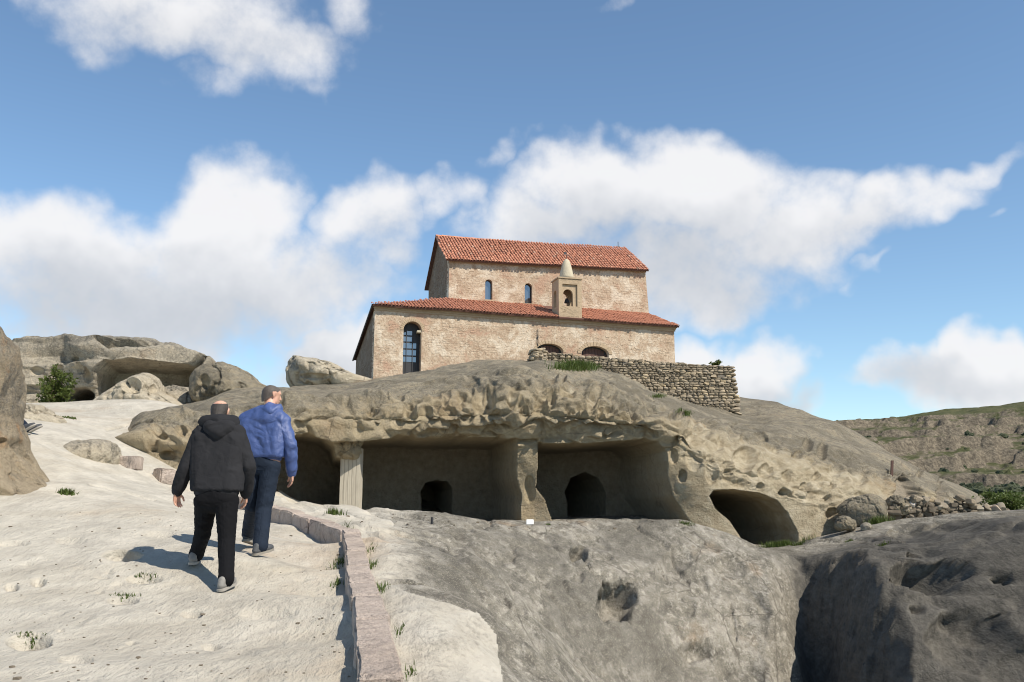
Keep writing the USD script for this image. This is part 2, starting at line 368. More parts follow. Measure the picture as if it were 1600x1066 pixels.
def build_ground():
    az = np.concatenate([np.linspace(-180, -42, 60)[:-1], np.linspace(-42, 42, 900), np.linspace(42, 180, 60)[1:]])
    rr = np.concatenate([np.linspace(0.5, 3.4, 12)[:-1], np.geomspace(3.4, 40, 560), np.geomspace(40, 4000, 60)[1:]])
    A, R = np.meshgrid(np.radians(az), rr)
    x, y = R * np.sin(A), R * np.cos(A)
    z = ground_base(x, y)
    p = np.stack([x, y, z], -1)
    u, v = UV(p)
    near = 1 - sstep(40, 70, R)
    # which part is the worn pale path and which is crusted grey rock
    qx = np.interp(y, curb_pts[:, 1], curb_pts[:, 0]) + 0.05
    path = sstep(0.15, -0.15, x - qx) * (y < 12.6) + (y >= 12.6) * sstep(0.6, -0.6, x - np.interp(y, curb2_pts[:, 1], curb2_pts[:, 0]))
    wob = sfbm(p * 0.7, 4, 3)
    patch = shapely.contains_xy(Polygon([(585, 905), (640, 925), (700, 940), (750, 955), (778, 990), (790, 1080), (560, 1200), (560, 900)]), u + 14 * wob, v + 10 * wob)
    ledge = sstep(0.5, 0.0, np.abs(v - 812) / 26) * (y > 17) * (u < 1120)
    left_pale = path
    crust = 1.25 - 1.5 * left_pale - 1.05 * patch * (1 - left_pale) - 0.35 * ledge
    crust = np.minimum(crust, -0.1 + 1.4 * sstep(570, 700, u + 40 * wob))
    rough = np.clip(1 - left_pale - 0.5 * patch, 0.0, 1)
    gy, gx = np.gradient(z, axis=0), np.gradient(z, axis=1)
    sl = np.hypot(gy / np.maximum(np.gradient(R, axis=0), 1e-6), gx / np.maximum(R * np.gradient(A, axis=1), 1e-6)); nzf = 1 / np.sqrt(1 + sl ** 2)
    und = 0.30 * sfbm(p * np.array([.42, .30, .4]), 3, 11) * rough * sstep(6, 11, R) * sstep(26, 20, R) + 0.050 * sfbm(p * 1.8, 3, 12) * (0.30 + 0.7 * rough) + 0.014 * sfbm(p * 4.5, 2, 13) * (0.5 + rough) * sstep(24, 12, R)
    rid = 1 - np.abs(sfbm(np.stack([x * .8 + y * .35, y * .5, z * 1.2], -1), 3, 21))
    und -= 0.11 * sstep(0.86, 0.99, rid) * rough * sstep(6, 10, R)
    # worn tread on the path: long faint benches across it
    und += left_pale * 0.02 * sfbm(np.stack([x * 0.8, y * 3.5, z], -1), 4, 15)
    dz = und * nzf
    wn = sfbm(p * 2.2, 4, 31)
    wn2 = sfbm(p * 5.0, 3, 32)
    hole = np.zeros_like(dz); cave_ = np.zeros_like(dz)
    for cu, cv, ru, rv, d in GROUND_PITS:
        m = pit(u, v, cu, cv, ru, rv, wn if ru > 20 and d > .09 else wn2 * 0.8, 2.2)
        hole = np.maximum(hole, d * np.clip(m, 0, 1) ** .8) if d < .19 else hole
        cave_ = np.maximum(cave_, d * np.clip(m, 0, 1) ** .8) if d >= .19 else cave_
    # many small weathering pits scattered on the crusted rock
    rng = np.random.default_rng(5)
    ys = [10, 12, 16, 18, 20, 23]
    w3 = sfbm(p * .55, 3, 33)
    lx = np.interp(y, ys, [2.9, 3.5, 4.72, 5.32, 5.95, 6.9]) + .12 * wn + .25 * w3; rx = np.interp(y, ys, [4.2, 4.9, 6.15, 6.75, 7.15, 7.3]) + .25 * wn + .30 * w3
    gul = sstep(-.45, .55, x - lx) * sstep(.6, -.8, x - rx) * sstep(23.4, 20.0, y) * (y > 3) * (x > 0)
    dz = dz - 2.4 * gul
    grv = np.zeros_like(dz)
    for (x0, y0), (x1, y1) in (((140, 757), (180, 766)), ((180, 766), (240, 781)), ((168, 672), (200, 664)), ((320, 690), (300, 705)), ((906, 872), (935, 905)), ((935, 905), (1002, 909)), ((935, 905), (985, 968)), ((1085, 1000), (1150, 1060)), ((1140, 935), (1150, 1000)), ((700, 880), (760, 905)), ((1050, 860), (1075, 905))):
        t_ = np.clip(((u - x0) * (x1 - x0) + (v - y0) * (y1 - y0)) / ((x1 - x0) ** 2 + (y1 - y0) ** 2), 0, 1)
        grv = np.maximum(grv, sstep(3.0, 0.8, np.hypot(u - x0 - t_ * (x1 - x0), 1.6 * (v - y0 - t_ * (y1 - y0)) + 2 * wn2)))
    dz = dz - (0.09 * grv + hole) * (R < 45)
    crust = crust - np.clip(hole * 0.6, 0, 0.5) * rough + np.clip(hole * 8, 0, 1.0) * left_pale * 0.55
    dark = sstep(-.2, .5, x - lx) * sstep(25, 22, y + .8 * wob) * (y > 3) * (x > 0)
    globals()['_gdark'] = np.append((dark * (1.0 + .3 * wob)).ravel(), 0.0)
    z2 = z + dz * near + 3.0 * sfbm(p * 0.02, 4, 17) * (1 - near) * sstep(60, 200, R)
    p[..., 2] = z2 - .55 * cave_ * near
    p[..., 1] += .85 * cave_ * near; p[..., 0] -= .25 * cave_ * near
    crust = crust - np.clip(cave_, 0, .5)
    nr, nc = p.shape[:2]
    pts = np.vstack([p.reshape(-1, 3), [[0, 0, float(z2[0].mean())]]])
    f = grid_faces(nr, nc)[:, ::-1]
    fan = np.array([[nr * nc, i + 1, i] for i in range(nc - 1)])
    return pts, np.vstack([f, fan]), np.append(crust.ravel(), 0.0)


gv, gf, gcr = build_ground()
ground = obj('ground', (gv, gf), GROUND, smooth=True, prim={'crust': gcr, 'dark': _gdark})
tag(ground, 'pale worn rock path and grey weathered rock slope', None, kind='structure')
from scipy.spatial import cKDTree
_near = np.hypot(gv[:, 0], gv[:, 1]) < 70
gtree = cKDTree(gv[_near][:, :2]); gz = gv[_near][:, 2]


def gh(x, y):
    d, i = gtree.query([[x, y]], k=3)
    return float(np.average(gz[i[0]], weights=1 / (d[0] + 1e-4)))


def on_ground(u, v, y0=3.5, y1=45):
    """where the ray through a pixel meets the ground"""
    Y = np.geomspace(y0, y1, 400)
    pts = P(u, v, Y)
    for p in pts:
        if p[2] <= gh(p[0], p[1]): return np.array([p[0], p[1], gh(p[0], p[1])])
    return pts[-1]

# ------------------------------------------------------------------ swept rock faces
PUSH = np.array([-0.22, 1.0, 0.0])


def poly_depth(poly, u, v, soft):
    """0 outside, 1 well inside the outline (soft pixels of rounding)"""
    P_ = Polygon(poly).buffer(3).buffer(-3)
    b = P_.bounds
    m = (u > b[0]) & (u < b[2]) & (v > b[1]) & (v < b[3])
    out = np.zeros_like(u)
    idx = np.nonzero(m)
    if len(idx[0]):
        pts = shapely.points(u[idx], v[idx])
        ins = shapely.contains(P_, pts) if False else shapely.contains_xy(P_, u[idx], v[idx])
        d = shapely.distance(P_.exterior, pts)
        out[idx] = np.where(ins, sstep(0, soft, d), 0)
    return out


def swept(cols, rows, du, back, cavities=(), doors=(), pits=(), disp=None, rawcrust=None, u_range=None):
    """cols: {u: [(v, depth) ...]}; rows: how many mesh rows between the keys. Profiles are joined along the rock into one surface, which is then carved."""
    us = np.array(sorted(cols), float)
    K = len(next(iter(cols.values())))
    tab = np.array([cols[int(a)] for a in us], float)                      # (nu, K, 2)
    uu = np.arange(us[0], us[-1] + .01, du)
    inter = PchipInterpolator(us, tab, axis=0)(uu)                         # (NU, K, 2)
    tk = np.arange(K, dtype=float)
    tt = np.concatenate([np.linspace(k, k + 1, n, endpoint=False) for k, n in enumerate(rows)] + [[K - 1]])
    prof = PchipInterpolator(tk, np.swapaxes(inter, 0, 1), axis=0)(tt)     # (T, NU, 2)
    U = np.broadcast_to(uu, prof.shape[:2])
    p = P(U, prof[..., 0], prof[..., 1])
    T = np.broadcast_to(tt[:, None], U.shape)
    # back: level plateau, then down
    top = p[-1]
    extra = []
    for dy, dz in back:
        q = top.copy(); q[:, 1] += dy; q[:, 2] += dz; q[:, 0] *= (1 + dy / np.maximum(top[:, 1], 1)); extra.append(q)
    p = np.concatenate([p, np.array(extra)], 0)
    T = np.concatenate([T, np.full((len(extra), len(uu)), K - 1 + 0.5)], 0)
    base = p.copy()
    def normals(p):
        a, b = np.gradient(p, axis=1), np.gradient(p, axis=0)
        n = np.cross(a, b); n /= np.maximum(np.linalg.norm(n, axis=-1, keepdims=True), 1e-9)
        return n
    n = normals(p)
    u, v = UV(base)
    w1, w2 = sfbm(base * 0.9, 4, 41), sfbm(base * 3.0, 4, 42)
    uw, vw = u + 5 * w1 + 2.5 * w2, v + 4 * sfbm(base * 0.9 + 7, 4, 43) + 2.0 * sfbm(base * 3 + 9, 3, 44)
    carve = np.zeros_like(u); room = np.zeros_like(u)
    for poly, depth, soft in cavities:
        m = poly_depth(poly, uw * 0.6 + u * 0.4, vw * 0.6 + v * 0.4, soft)
        room = np.maximum(room, m); carve = np.maximum(carve, depth * m)
    q = base + carve[..., None] * PUSH
    u2, v2 = UV(q)
    u2, v2 = u2 + 1.5 * w2 + 1.5 * w1, v2 + 1.5 * w2
    extra = np.zeros_like(u)
    for poly, depth, soft in doors:
        extra = np.maximum(extra, depth * poly_depth(poly, u2, v2, soft) * (room > 0.9))
    pd = np.zeros_like(u); pm = np.zeros_like(u)
    for cu, cv, ru, rv, d in pits:
        sel = (np.abs(u - cu) < 3 * ru + 20) & (np.abs(v - cv) < 3 * rv + 20)
        m = np.zeros_like(u)
        m[sel] = pit(u[sel], v[sel], cu, cv, ru, rv, 0.8 * w1[sel] + 0.5 * w2[sel], 3.0)
        m = np.sqrt(m)
        pd = np.maximum(pd, d * m); pm = np.maximum(pm, m)
    pd *= (1 - room); pm *= (1 - room)
    dd, crust = disp(base, n, u, v, T, room, pm)
    out = base + n * dd[..., None] + (carve + extra)[..., None] * PUSH - n * (pd[..., None]) * np.array([1, 1, 0.55])
    nr, nc = out.shape[:2]
    return out.reshape(-1, 3), grid_faces(nr, nc), crust.ravel(), out, room.ravel()


# outward normal: a = d/du (to the right), b = d/dt (upwards): a x b points to the camera (-y)
MASSIF = {
    205: [(770, 20.8), (705, 20.8), (700, 20.9), (693, 21.0), (684, 21.4), (678, 21.9), (672, 22.6), (668, 24)],
    225: [(780, 20.6), (718, 20.6), (705, 20.6), (690, 20.8), (672, 21.4), (662, 22.2), (655, 23.2), (650, 25)],
    300: [(790, 21.0), (742, 21.0), (705, 20.9), (682, 20.9), (655, 21.6), (646, 22.6), (640, 24), (635, 27)],
    380: [(830, 22.6), (785, 22.6), (676, 22.6), (658, 22.4), (634, 23.0), (624, 24.2), (613, 26.5), (607, 30)],
    470: [(850, 24.2), (800, 24.2), (680, 24.0), (655, 23.6), (628, 24.4), (615, 26.2), (606, 30), (601, 35)],
    560: [(860, 25.3), (805, 25.3), (688, 25.0), (656, 24.5), (622, 25.6), (608, 28.2), (601, 33), (597, 40)],
    640: [(862, 25.8), (807, 25.8), (688, 25.5), (653, 25.0), (614, 26.2), (600, 29.5), (594, 35), (591, 42)],
    720: [(866, 26.2), (809, 26.2), (688, 25.9), (648, 25.3), (600, 26.8), (584, 30.5), (577, 36), (572, 42)],
    800: [(868, 26.4), (812, 26.4), (690, 26.0), (646, 25.4), (594, 27.0), (576, 30.8), (569, 36), (566, 42)],
    860: [(872, 26.5), (815, 26.5), (690, 26.1), (648, 25.5), (598, 27.2), (580, 31), (572, 36), (568, 42)],
    950: [(880, 26.5), (818, 26.5), (690, 26.2), (658, 25.8), (614, 27.3), (598, 32.5), (587, 38), (578, 44)],
    1050: [(890, 26.3), (824, 26.3), (694, 26.2), (672, 26.0), (645, 27.6), (632, 33), (621, 38), (602, 45)],
    1110: [(900, 26.0), (840, 26.0), (735, 26.0), (712, 26.2), (668, 28.2), (656, 33.5), (641, 38.8), (614, 45)],
    1160: [(920, 26.2), (858, 26.2), (757, 26.3), (732, 26.4), (683, 28.8), (669, 34), (652, 39.2), (622, 45)],
    1220: [(920, 26.7), (866, 26.7), (775, 26.8), (745, 27.0), (702, 29.2), (678, 32), (658, 36), (634, 43)],
    1290: [(905, 27.3), (845, 27.3), (795, 27.4), (768, 27.8), (722, 29.8), (696, 32), (676, 35.5), (657, 40)],
    1360: [(880, 28.4), (822, 28.4), (795, 28.6), (770, 28.9), (738, 30.5), (718, 32.2), (702, 35), (690, 39)],
    1430: [(860, 29.8), (805, 29.8), (787, 30.0), (772, 30.2), (756, 31), (745, 32.3), (738, 34.5), (731, 38)],
    1500: [(850, 31.2), (800, 31.2), (794, 31.3), (787, 31.5), (780, 32), (774, 33), (770, 34.5), (766, 37)],
    1545: [(850, 32.2), (812, 32.2), (807, 32.3), (803, 32.5), (800, 32.8), (798, 33.4), (797, 34.5), (796, 37)],
}
CAVES = [
    ([(405, 870), (405, 700), (430, 679), (470, 673), (505, 681), (524, 698), (527, 714), (546, 720), (546, 870)], 3.2, 7),
    ([(544, 870), (544, 720), (563, 712), (562, 702), (566, 686), (600, 682), (700, 686), (780, 686), (805, 688), (808, 705), (808, 745), (816, 775), (812, 800), (822, 870)], 3.6, 6),
    ([(840, 694), (900, 692), (1000, 686), (1028, 690), (1042, 706), (1044, 745), (1052, 775), (1066, 797), (1082, 822), (1085, 860), (872, 880), (862, 815), (852, 782), (840, 762)], 3.6, 8),
    ([(1108, 776), (1116, 766), (1150, 764), (1190, 769), (1215, 780), (1233, 800), (1246, 830), (1246, 890), (1200, 905), (1168, 860), (1140, 815), (1118, 795)], 4.2, 7),
    ([(1396, 778), (1399, 750), (1412, 738), (1430, 748), (1446, 770), (1448, 790), (1440, 812), (1400, 812)], .75, 7),
    ([(1464, 795), (1463, 765), (1470, 756), (1480, 765), (1483, 780), (1476, 792)], .5, 6),
]
DOORS = [
    ([(660, 840), (658, 768), (666, 754), (680, 751), (697, 752), (706, 765), (705, 800), (703, 840)], 4.0, 2.5),
    ([(886, 850), (888, 790), (882, 768), (893, 747), (914, 738), (935, 748), (946, 770), (944, 850)], 4.5, 2.5),
]
_rng = np.random.default_rng(12)
TAFONI = [(735, 592, 15, 7, .3), (640, 640, 9, 13, .3), (665, 648, 11, 15, .35), (700, 645, 14, 12, .3), (755, 628, 17, 20, .4), (772, 650, 12, 9, .3), (730, 655, 10, 7, .2),
          (845, 640, 14, 22, .45), (868, 650, 18, 13, .4), (820, 645, 9, 12, .3), (860, 592, 13, 9, .4), (879, 592, 6, 10, .35), (886, 614, 13, 9, .35), (862, 625, 7, 10, .3),
          (938, 640, 7, 7, .25), (955, 640, 11, 9, .3), (978, 650, 10, 6, .25), (992, 658, 10, 5, .2), (945, 655, 9, 5, .2), (1060, 646, 15, 6, .5), (1082, 655, 5, 3, .2), (932, 611, 9, 4, .2), (956, 619, 8, 2.5, .15),
          (1150, 664, 14, 5, .3), (1178, 686, 22, 8, .45), (1165, 716, 18, 20, .5), (1200, 735, 14, 14, .35), (1245, 712, 9, 8, .3), (1262, 695, 8, 12, .35), (1285, 705, 9, 14, .35), (1230, 745, 9, 12, .3),
          (1275, 745, 5, 4, .25), (1342, 750, 5, 4, .25), (1296, 778, 6, 7, .3), (1300, 760, 5, 6, .25), (1260, 760, 7, 8, .25), (1225, 770, 8, 8, .2), (1298, 803, 8, 9, .5), (1322, 802, 10, 11, .7),
          (1436, 741, 4, 3.5, .25), (1424, 741, 5, 3, .2), (1469, 753, 3.5, 2.5, .2), (1390, 738, 6, 3, .15), (1400, 742, 6, 4, .2),
          (1085, 712, 14, 26, .14), (1112, 732, 11, 24, .2), (1140, 742, 10, 14, .18),
          (580, 637, 8, 6, .2), (600, 655, 12, 5, .2), (575, 655, 8, 4, .2), (500, 648, 26, 5, .2), (470, 640, 12, 4, .12), (620, 662, 9, 5, .2), (550, 700, 10, 8, .15),
          (250, 690, 16, 8, .2), (283, 676, 10, 10, .25), (262, 712, 14, 8, .25), (240, 700, 8, 8, .2), (300, 715, 12, 10, .2), (828, 765, 10, 22, .16)]
for _ in range(18):
    a = _rng.uniform(585, 1010); b = 648 + 0.03 * (a - 800) + _rng.normal(0, 14); s = _rng.uniform(3, 10)
    TAFONI.append((a, b, s * _rng.uniform(.8, 1.5), s * _rng.uniform(.7, 1.4), 0.022 * s))
for _ in range(20):
    a = _rng.uniform(1050, 1330); b = 700 + 0.28 * (a - 1100) + _rng.normal(0, 26); s = _rng.uniform(2.5, 8)
    TAFONI.append((a, b, s, s * _rng.uniform(.8, 1.9), 0.025 * s))
for _ in range(22):
    a = _rng.uniform(240, 560); b = 668 - 0.06 * (a - 250) + _rng.normal(0, 14); s = _rng.uniform(2.5, 6)
    TAFONI.append((a, b, s * 1.6, s, 0.02 * s))


_cell = []
for _band, _n in (((560, 1010, 620, 676), 150), ((1050, 1340, 650, 800), 62), ((235, 560, 640, 700), 45), ((700, 900, 580, 640), 40)):
    for _ in range(_n): _cell.append((_rng.uniform(_band[0], _band[1]), _rng.uniform(_band[2], _band[3]), 0 if _rng.random() < .32 else _rng.uniform(.10, .42)))
_cell = np.array(_cell)
_ctree = cKDTree(_cell[:, :2] * [1.0, 1.15])


def honeycomb(u, v, b):
    w = np.stack([sfbm(b * 1.6, 3, 91), sfbm(b * 1.6 + 5, 3, 92)], -1) * 7
    q = np.stack([u, v * 1.15], -1) + w
    d, i = _ctree.query(q.reshape(-1, 2), k=2)
    d1, d2 = d[:, 0].reshape(u.shape), d[:, 1].reshape(u.shape)
    dep = _cell[i[:, 0], 2].reshape(u.shape)
    t = (d2 - d1) / np.maximum(d2 + d1, 1e-6)
    size = np.clip(d2 / 16.0, .25, 1.3)
    dep = dep * np.where(u > 1040, .62, 1.0)
    return .85 * dep * size * (1 - np.exp(-5.0 * t)) * sstep(26, 14, d1)


def massif_disp(b, n, u, v, T, room, pm):
    beds = sfbm(b * np.array([0.25, 0.25, 2.2]), 5, 51)
    face = sstep(1.6, 2.1, T) * sstep(5.2, 4.0, T)
    d = 0.42 * sfbm(b * 0.45, 3, 52) + 0.15 * sfbm(b * 1.3, 4, 53) * (0.4 + 0.8 * face) + 0.02 * sfbm(b * 5, 4, 54)
    d += 0.10 * beds * face
    rid = 1 - np.abs(sfbm(b * np.array([0.9, 0.9, 1.4]), 4, 55))
    d -= 0.18 * sstep(0.82, 1.0, rid) * face
    lay = sfbm(b * np.array([.15, .15, 1.5]) + .25 * sfbm(b * .8, 2, 60)[..., None], 3, 59)
    d += 0.15 * (sstep(-.2, -.08, lay) + sstep(.12, .24, lay) - 1) * sstep(1.9, 2.4, T) * sstep(6.2, 4.6, T) * (1 - .5 * sstep(1040, 1120, u))
    tw = T + 0.0
    d += 0.14 * sstep(1.95, 2.25, T) * sstep(3.0, 2.3, T)                 # the lip over the caves
    rz = sstep(1040, 1120, u) * sstep(5.0, 3.6, T)
    d *= (1 - 0.85 * room) * (1 - 0.45 * rz)
    d += room * (0.10 * sfbm(b * 1.1, 4, 56) + 0.03 * sfbm(b * 4, 3, 57))
    d *= sstep(7.55, 6.6, T) * 0.9 + 0.1
    top = sstep(3.2, 4.3, T + 0.5 * sfbm(b * .6, 3, 58))
    right = sstep(1030, 1110, u) * sstep(1420, 1330, u) * sstep(4.6, 3.4, T)
    band = np.where(u < 1030, sstep(665 + 0 * u, 655, v - 12 * sfbm(b * .7, 3, 93)) , sstep(2.05, 2.3, T)) * sstep(4.6, 3.6, T) * (1 - room)
    hc = honeycomb(u, v, b) * band
    d -= hc
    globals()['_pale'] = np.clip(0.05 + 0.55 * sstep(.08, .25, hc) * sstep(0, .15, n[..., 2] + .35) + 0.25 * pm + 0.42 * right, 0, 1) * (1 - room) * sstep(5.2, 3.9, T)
    crust = 0.34 + 0.72 * top - 0.35 * pm - 0.35 * right - 0.2 * sstep(.05, .2, hc)
    crust -= 0.25 * sstep(2.8, 2.0, T) * sstep(1.4, 2.0, T)
    crust = crust * (1 - room) + room * 0.45
    return d, crust


mv, mf, mc, mgrid, mroom = swept(MASSIF, [8, 110, 55, 70, 70, 45, 30], 1.7, [(6, .15), (14, .4), (34, .2), (40, -9)], CAVES, DOORS, TAFONI, massif_disp)
massif = obj('rock_massif', (mv, mf), ROCK, smooth=True, prim={'crust': mc, 'cave_shade': mroom * 0.8, 'pale': _pale.ravel()})  # carved rooms carry their shade as a darker colour
tag(massif, 'weathered sandstone massif with carved caves below the church', None, kind='structure')

# the outcrop at the left with its overhang
OUT = {
    -60: [(700, 33), (640, 33), (610, 33.2), (575, 33.4), (560, 34), (552, 35), (545, 38)],
    15: [(700, 33), (640, 33), (610, 33.2), (570, 33.2), (554, 33.8), (545, 34.6), (537, 38)],
    60: [(690, 33.6), (640, 33.6), (605, 33.6), (562, 33.5), (545, 34.0), (537, 34.8), (529, 38)],
    100: [(690, 33.8), (637, 33.8), (602, 33.8), (562, 33.6), (546, 34.0), (539, 35), (532, 38)],
    135: [(690, 33.8), (636, 33.8), (602, 33.6), (566, 33.4), (550, 33.6), (541, 34.6), (535, 38)],
    165: [(690, 34.2), (640, 34.2), (602, 33.8), (562, 33.2), (548, 33.6), (537, 34.4), (530, 38)],
    220: [(690, 34.6), (640, 34.6), (605, 34.2), (562, 33.4), (549, 34.0), (540, 34.8), (533, 38)],
    270: [(690, 35), (640, 35), (606, 34.6), (566, 34.0), (556, 34.6), (549, 35.4), (544, 38)],
    310: [(690, 35.4), (645, 35.4), (612, 35), (576, 34.8), (570, 35.2), (566, 35.8), (562, 38)],
    345: [(690, 36), (650, 36), (630, 36), (610, 36), (602, 36.3), (597, 37), (593, 39)],
}
OUT_CAV = [
    ([(149, 605), (150, 575), (162, 561), (230, 561), (312, 570), (316, 585), (308, 605), (290, 625), (160, 640)], 2.3, 9),
    ([(150, 547), (180, 541), (240, 541), (290, 552), (300, 560), (240, 556), (170, 556)], .55, 5),
    ([(97, 645), (103, 618), (118, 606), (134, 604), (147, 614), (151, 645)], 2.4, 5),
    ([(47, 537), (60, 532), (120, 537), (132, 543), (90, 546), (55, 542)], .5, 4),
]
OUT_PITS = [(118, 562, 7, 4, .3), (93, 590, 10, 10, .3), (45, 541, 14, 3, .3), (95, 575, 9, 5, .2), (60, 580, 10, 6, .15), (140, 585, 5, 14, .25), (130, 575, 5, 10, .2), (110, 596, 6, 6, .2)]


def out_disp(b, n, u, v, T, room, pm):
    d = 0.30 * sfbm(b * 0.5, 4, 61) + 0.12 * sfbm(b * 1.6, 4, 62) + 0.04 * sfbm(b * 5, 3, 63)
    lay = sfbm(b * np.array([.12, .12, 1.6]), 3, 64)
    d += 0.34 * (sstep(-.25, -.1, lay) * .5 + sstep(.15, .3, lay) * .5 - .4) * sstep(1, 2, T) + .12 * sfbm(b * np.array([.4, .4, 3.0]), 4, 65)
    d += 0.45 * sstep(3.2, 3.7, T) * sstep(4.6, 4.0, T)
    d *= (1 - 0.7 * room) * (sstep(6.3, 5.4, T) * 0.85 + 0.15)
    crust = 0.55 - 0.6 * pm + 0.3 * sstep(3, 4.5, T) - 0.15 * room
    return d, crust
ov, of, oc, _g1, _g2 = swept(OUT, [10, 50, 50, 30, 25, 20], 2.0, [(8, .3), (16, 0), (20, -5)], OUT_CAV, (), OUT_PITS, out_disp)
outcrop = obj('rock_outcrop', (ov, of), PALE, smooth=True, prim={'crust': oc})
tag(outcrop, 'long low sandstone outcrop with a deep shaded overhang', None, kind='structure')
# ------------------------------------------------------------------ far hills on the right
def build_hills():
    az = np.linspace(8, 58, 420)
    rr = np.geomspace(62, 1500, 420)
    A, R = np.meshgrid(np.radians(az), rr)
    x, y = R * np.sin(A), R * np.cos(A)
    p0 = np.stack([x, y, 0 * x], -1)
    wob = sfbm(p0 / 45.0, 5, 71)
    wob2 = sfbm(p0 / 14.0, 5, 72)
    wob3 = sfbm(p0 / 4.0, 4, 73)
    # profile of the slope: depth -> height above the eye
    yy = R * (1 + 0.10 * wob) + (7 * wob2 + 2.0 * wob3) * sstep(80, 130, R) - 30 * sstep(20, 40, np.degrees(A)) * 0
    kd = [40, 62, 80, 105, 128, 150, 160, 185, 215, 240, 275, 330, 420, 560, 800, 1500]
    kz = [-5, -3, -1.0, 0.5, 2.4, 4.2, 9.4, 12.2, 15.5, 18.5, 22.0, 27.5, 34.0, 41.0, 53.0, 56.0]
    z = np.interp(yy, kd, kz)
    z = z * (1 + 0.10 * (A - math.radians(25)) / math.radians(10) * sstep(100, 400, R)) + 1.5 * wob * sstep(62, 150, R)
    # rock ledges: terraces cut through the slope
    def terrace(z, step, sharp, off):
        q = (z + off) / step; f = np.floor(q); t = q - f
        return (f + sstep(0.5 - 0.5 / sharp, 0.5 + 0.5 / sharp, t)) * step - off
    mask = sstep(0.5, 2.5, z) * sstep(27, 21, z)
    zt = terrace(z, 3.4, 7.0, 2.6 * wob2 + 2.0 * wob + .5 * wob3)
    zt = 0.5 * zt + 0.5 * terrace(z, 1.15, 5.0, 1.3 * wob2 + .5 * wob3)
    z = z + (zt - z) * mask * sstep(-0.6, 0.0, wob2 + 0.5 * wob3 + 0.35)
    z += (0.35 * wob2 + 0.30 * wob3) * sstep(62, 110, R) * (0.35 + 0.65 * mask)
    ridge = 9 * sstep(30, 40, np.degrees(A)) * sstep(500, 900, R)
    z += ridge
    z += -6 * sstep(110, 62, R)
    p = np.stack([x, y, z + E], -1)
    return p.reshape(-1, 3), grid_faces(*x.shape)[:, ::-1]


def hill_mat():
    g = G(); geo = g.add('geometry'); pos, nrm = geo + '.position', geo + '.normal'
    nz = g.add('separate_xyz', vector=nrm) + '.z'
    n1, n2, n3 = g.noise(0.05, 7, 0.65, pos), g.noise(0.35, 7, 0.65, pos), g.noise(1.8, 5, 0.65, pos)
    grass = g.ramp(n2, [(0.3, (0.040, 0.046, 0.019)), (0.5, (0.070, 0.073, 0.034)), (0.7, (0.112, 0.098, 0.054))])
    grass = g.mix(g.rng(n3, 0.54, 0.66, 0, 0.55), grass, (0.030, 0.042, 0.014))
    rock = g.ramp(n3, [(0.3, (0.055, 0.047, 0.037)), (0.5, (0.125, 0.105, 0.078)), (0.75, (0.23, 0.195, 0.145))])
    hz = g.add('separate_xyz', vector=pos) + '.z'
    rocky = g.math('add', g.math('multiply', g.math('subtract', n2, 0.5), 0.7), g.rng(hz, 24.0, 30.0, 0.0, -0.3))
    k = g.rng(g.math('subtract', nz, rocky), 0.88, 0.985)
    col = g.mix(k, rock, grass)
    n = g.bump(n3, 0.8, 0.5)
    return g.done('hill_ground', col, 0.95, n, specular_ior_level=0.1)
HILL = hill_mat()
def hill_scrub():
    rng = np.random.default_rng(77); ms = []
    base = trimesh.creation.icosphere(1); sel = hv[(hv[:, 2] > E + .5) & (hv[:, 2] < E + 12.5) & (np.hypot(hv[:, 0], hv[:, 1]) < 330) & (np.hypot(hv[:, 0], hv[:, 1]) > 80)]
    for i in range(900):
        c = sel[rng.integers(len(sel))]; r = rng.uniform(.15, .48) * (1 + (np.hypot(c[0], c[1]) / 400))
        if fbm(c[None] / 30, 3, 5)[0] < .47 and rng.random() < .8: continue
        for q in range(3):
            v = base.vertices * (1 + rng.normal(0, .25, (len(base.vertices), 1))) * r * [1, 1, .75] * rng.uniform(.5, 1) + rng.normal(0, .5, 3) * r * [1, 1, .3]
            ms.append((v + c + [0, 0, .3 * r], np.array(base.faces)))
    tag(obj('hillside_scrub', cat_mesh(ms), simple('scrub', (0.032, 0.040, 0.016), .95, .5, 2.0)), 'dark green scrub dotted over the far hillside', 'scrub', kind='stuff')
hv, hf = build_hills()
hills = obj('hills', (hv, hf), HILL, smooth=True)
hill_scrub()
tag(hills, 'far green hillside with brown stepped rock ledges', None, kind='structure')

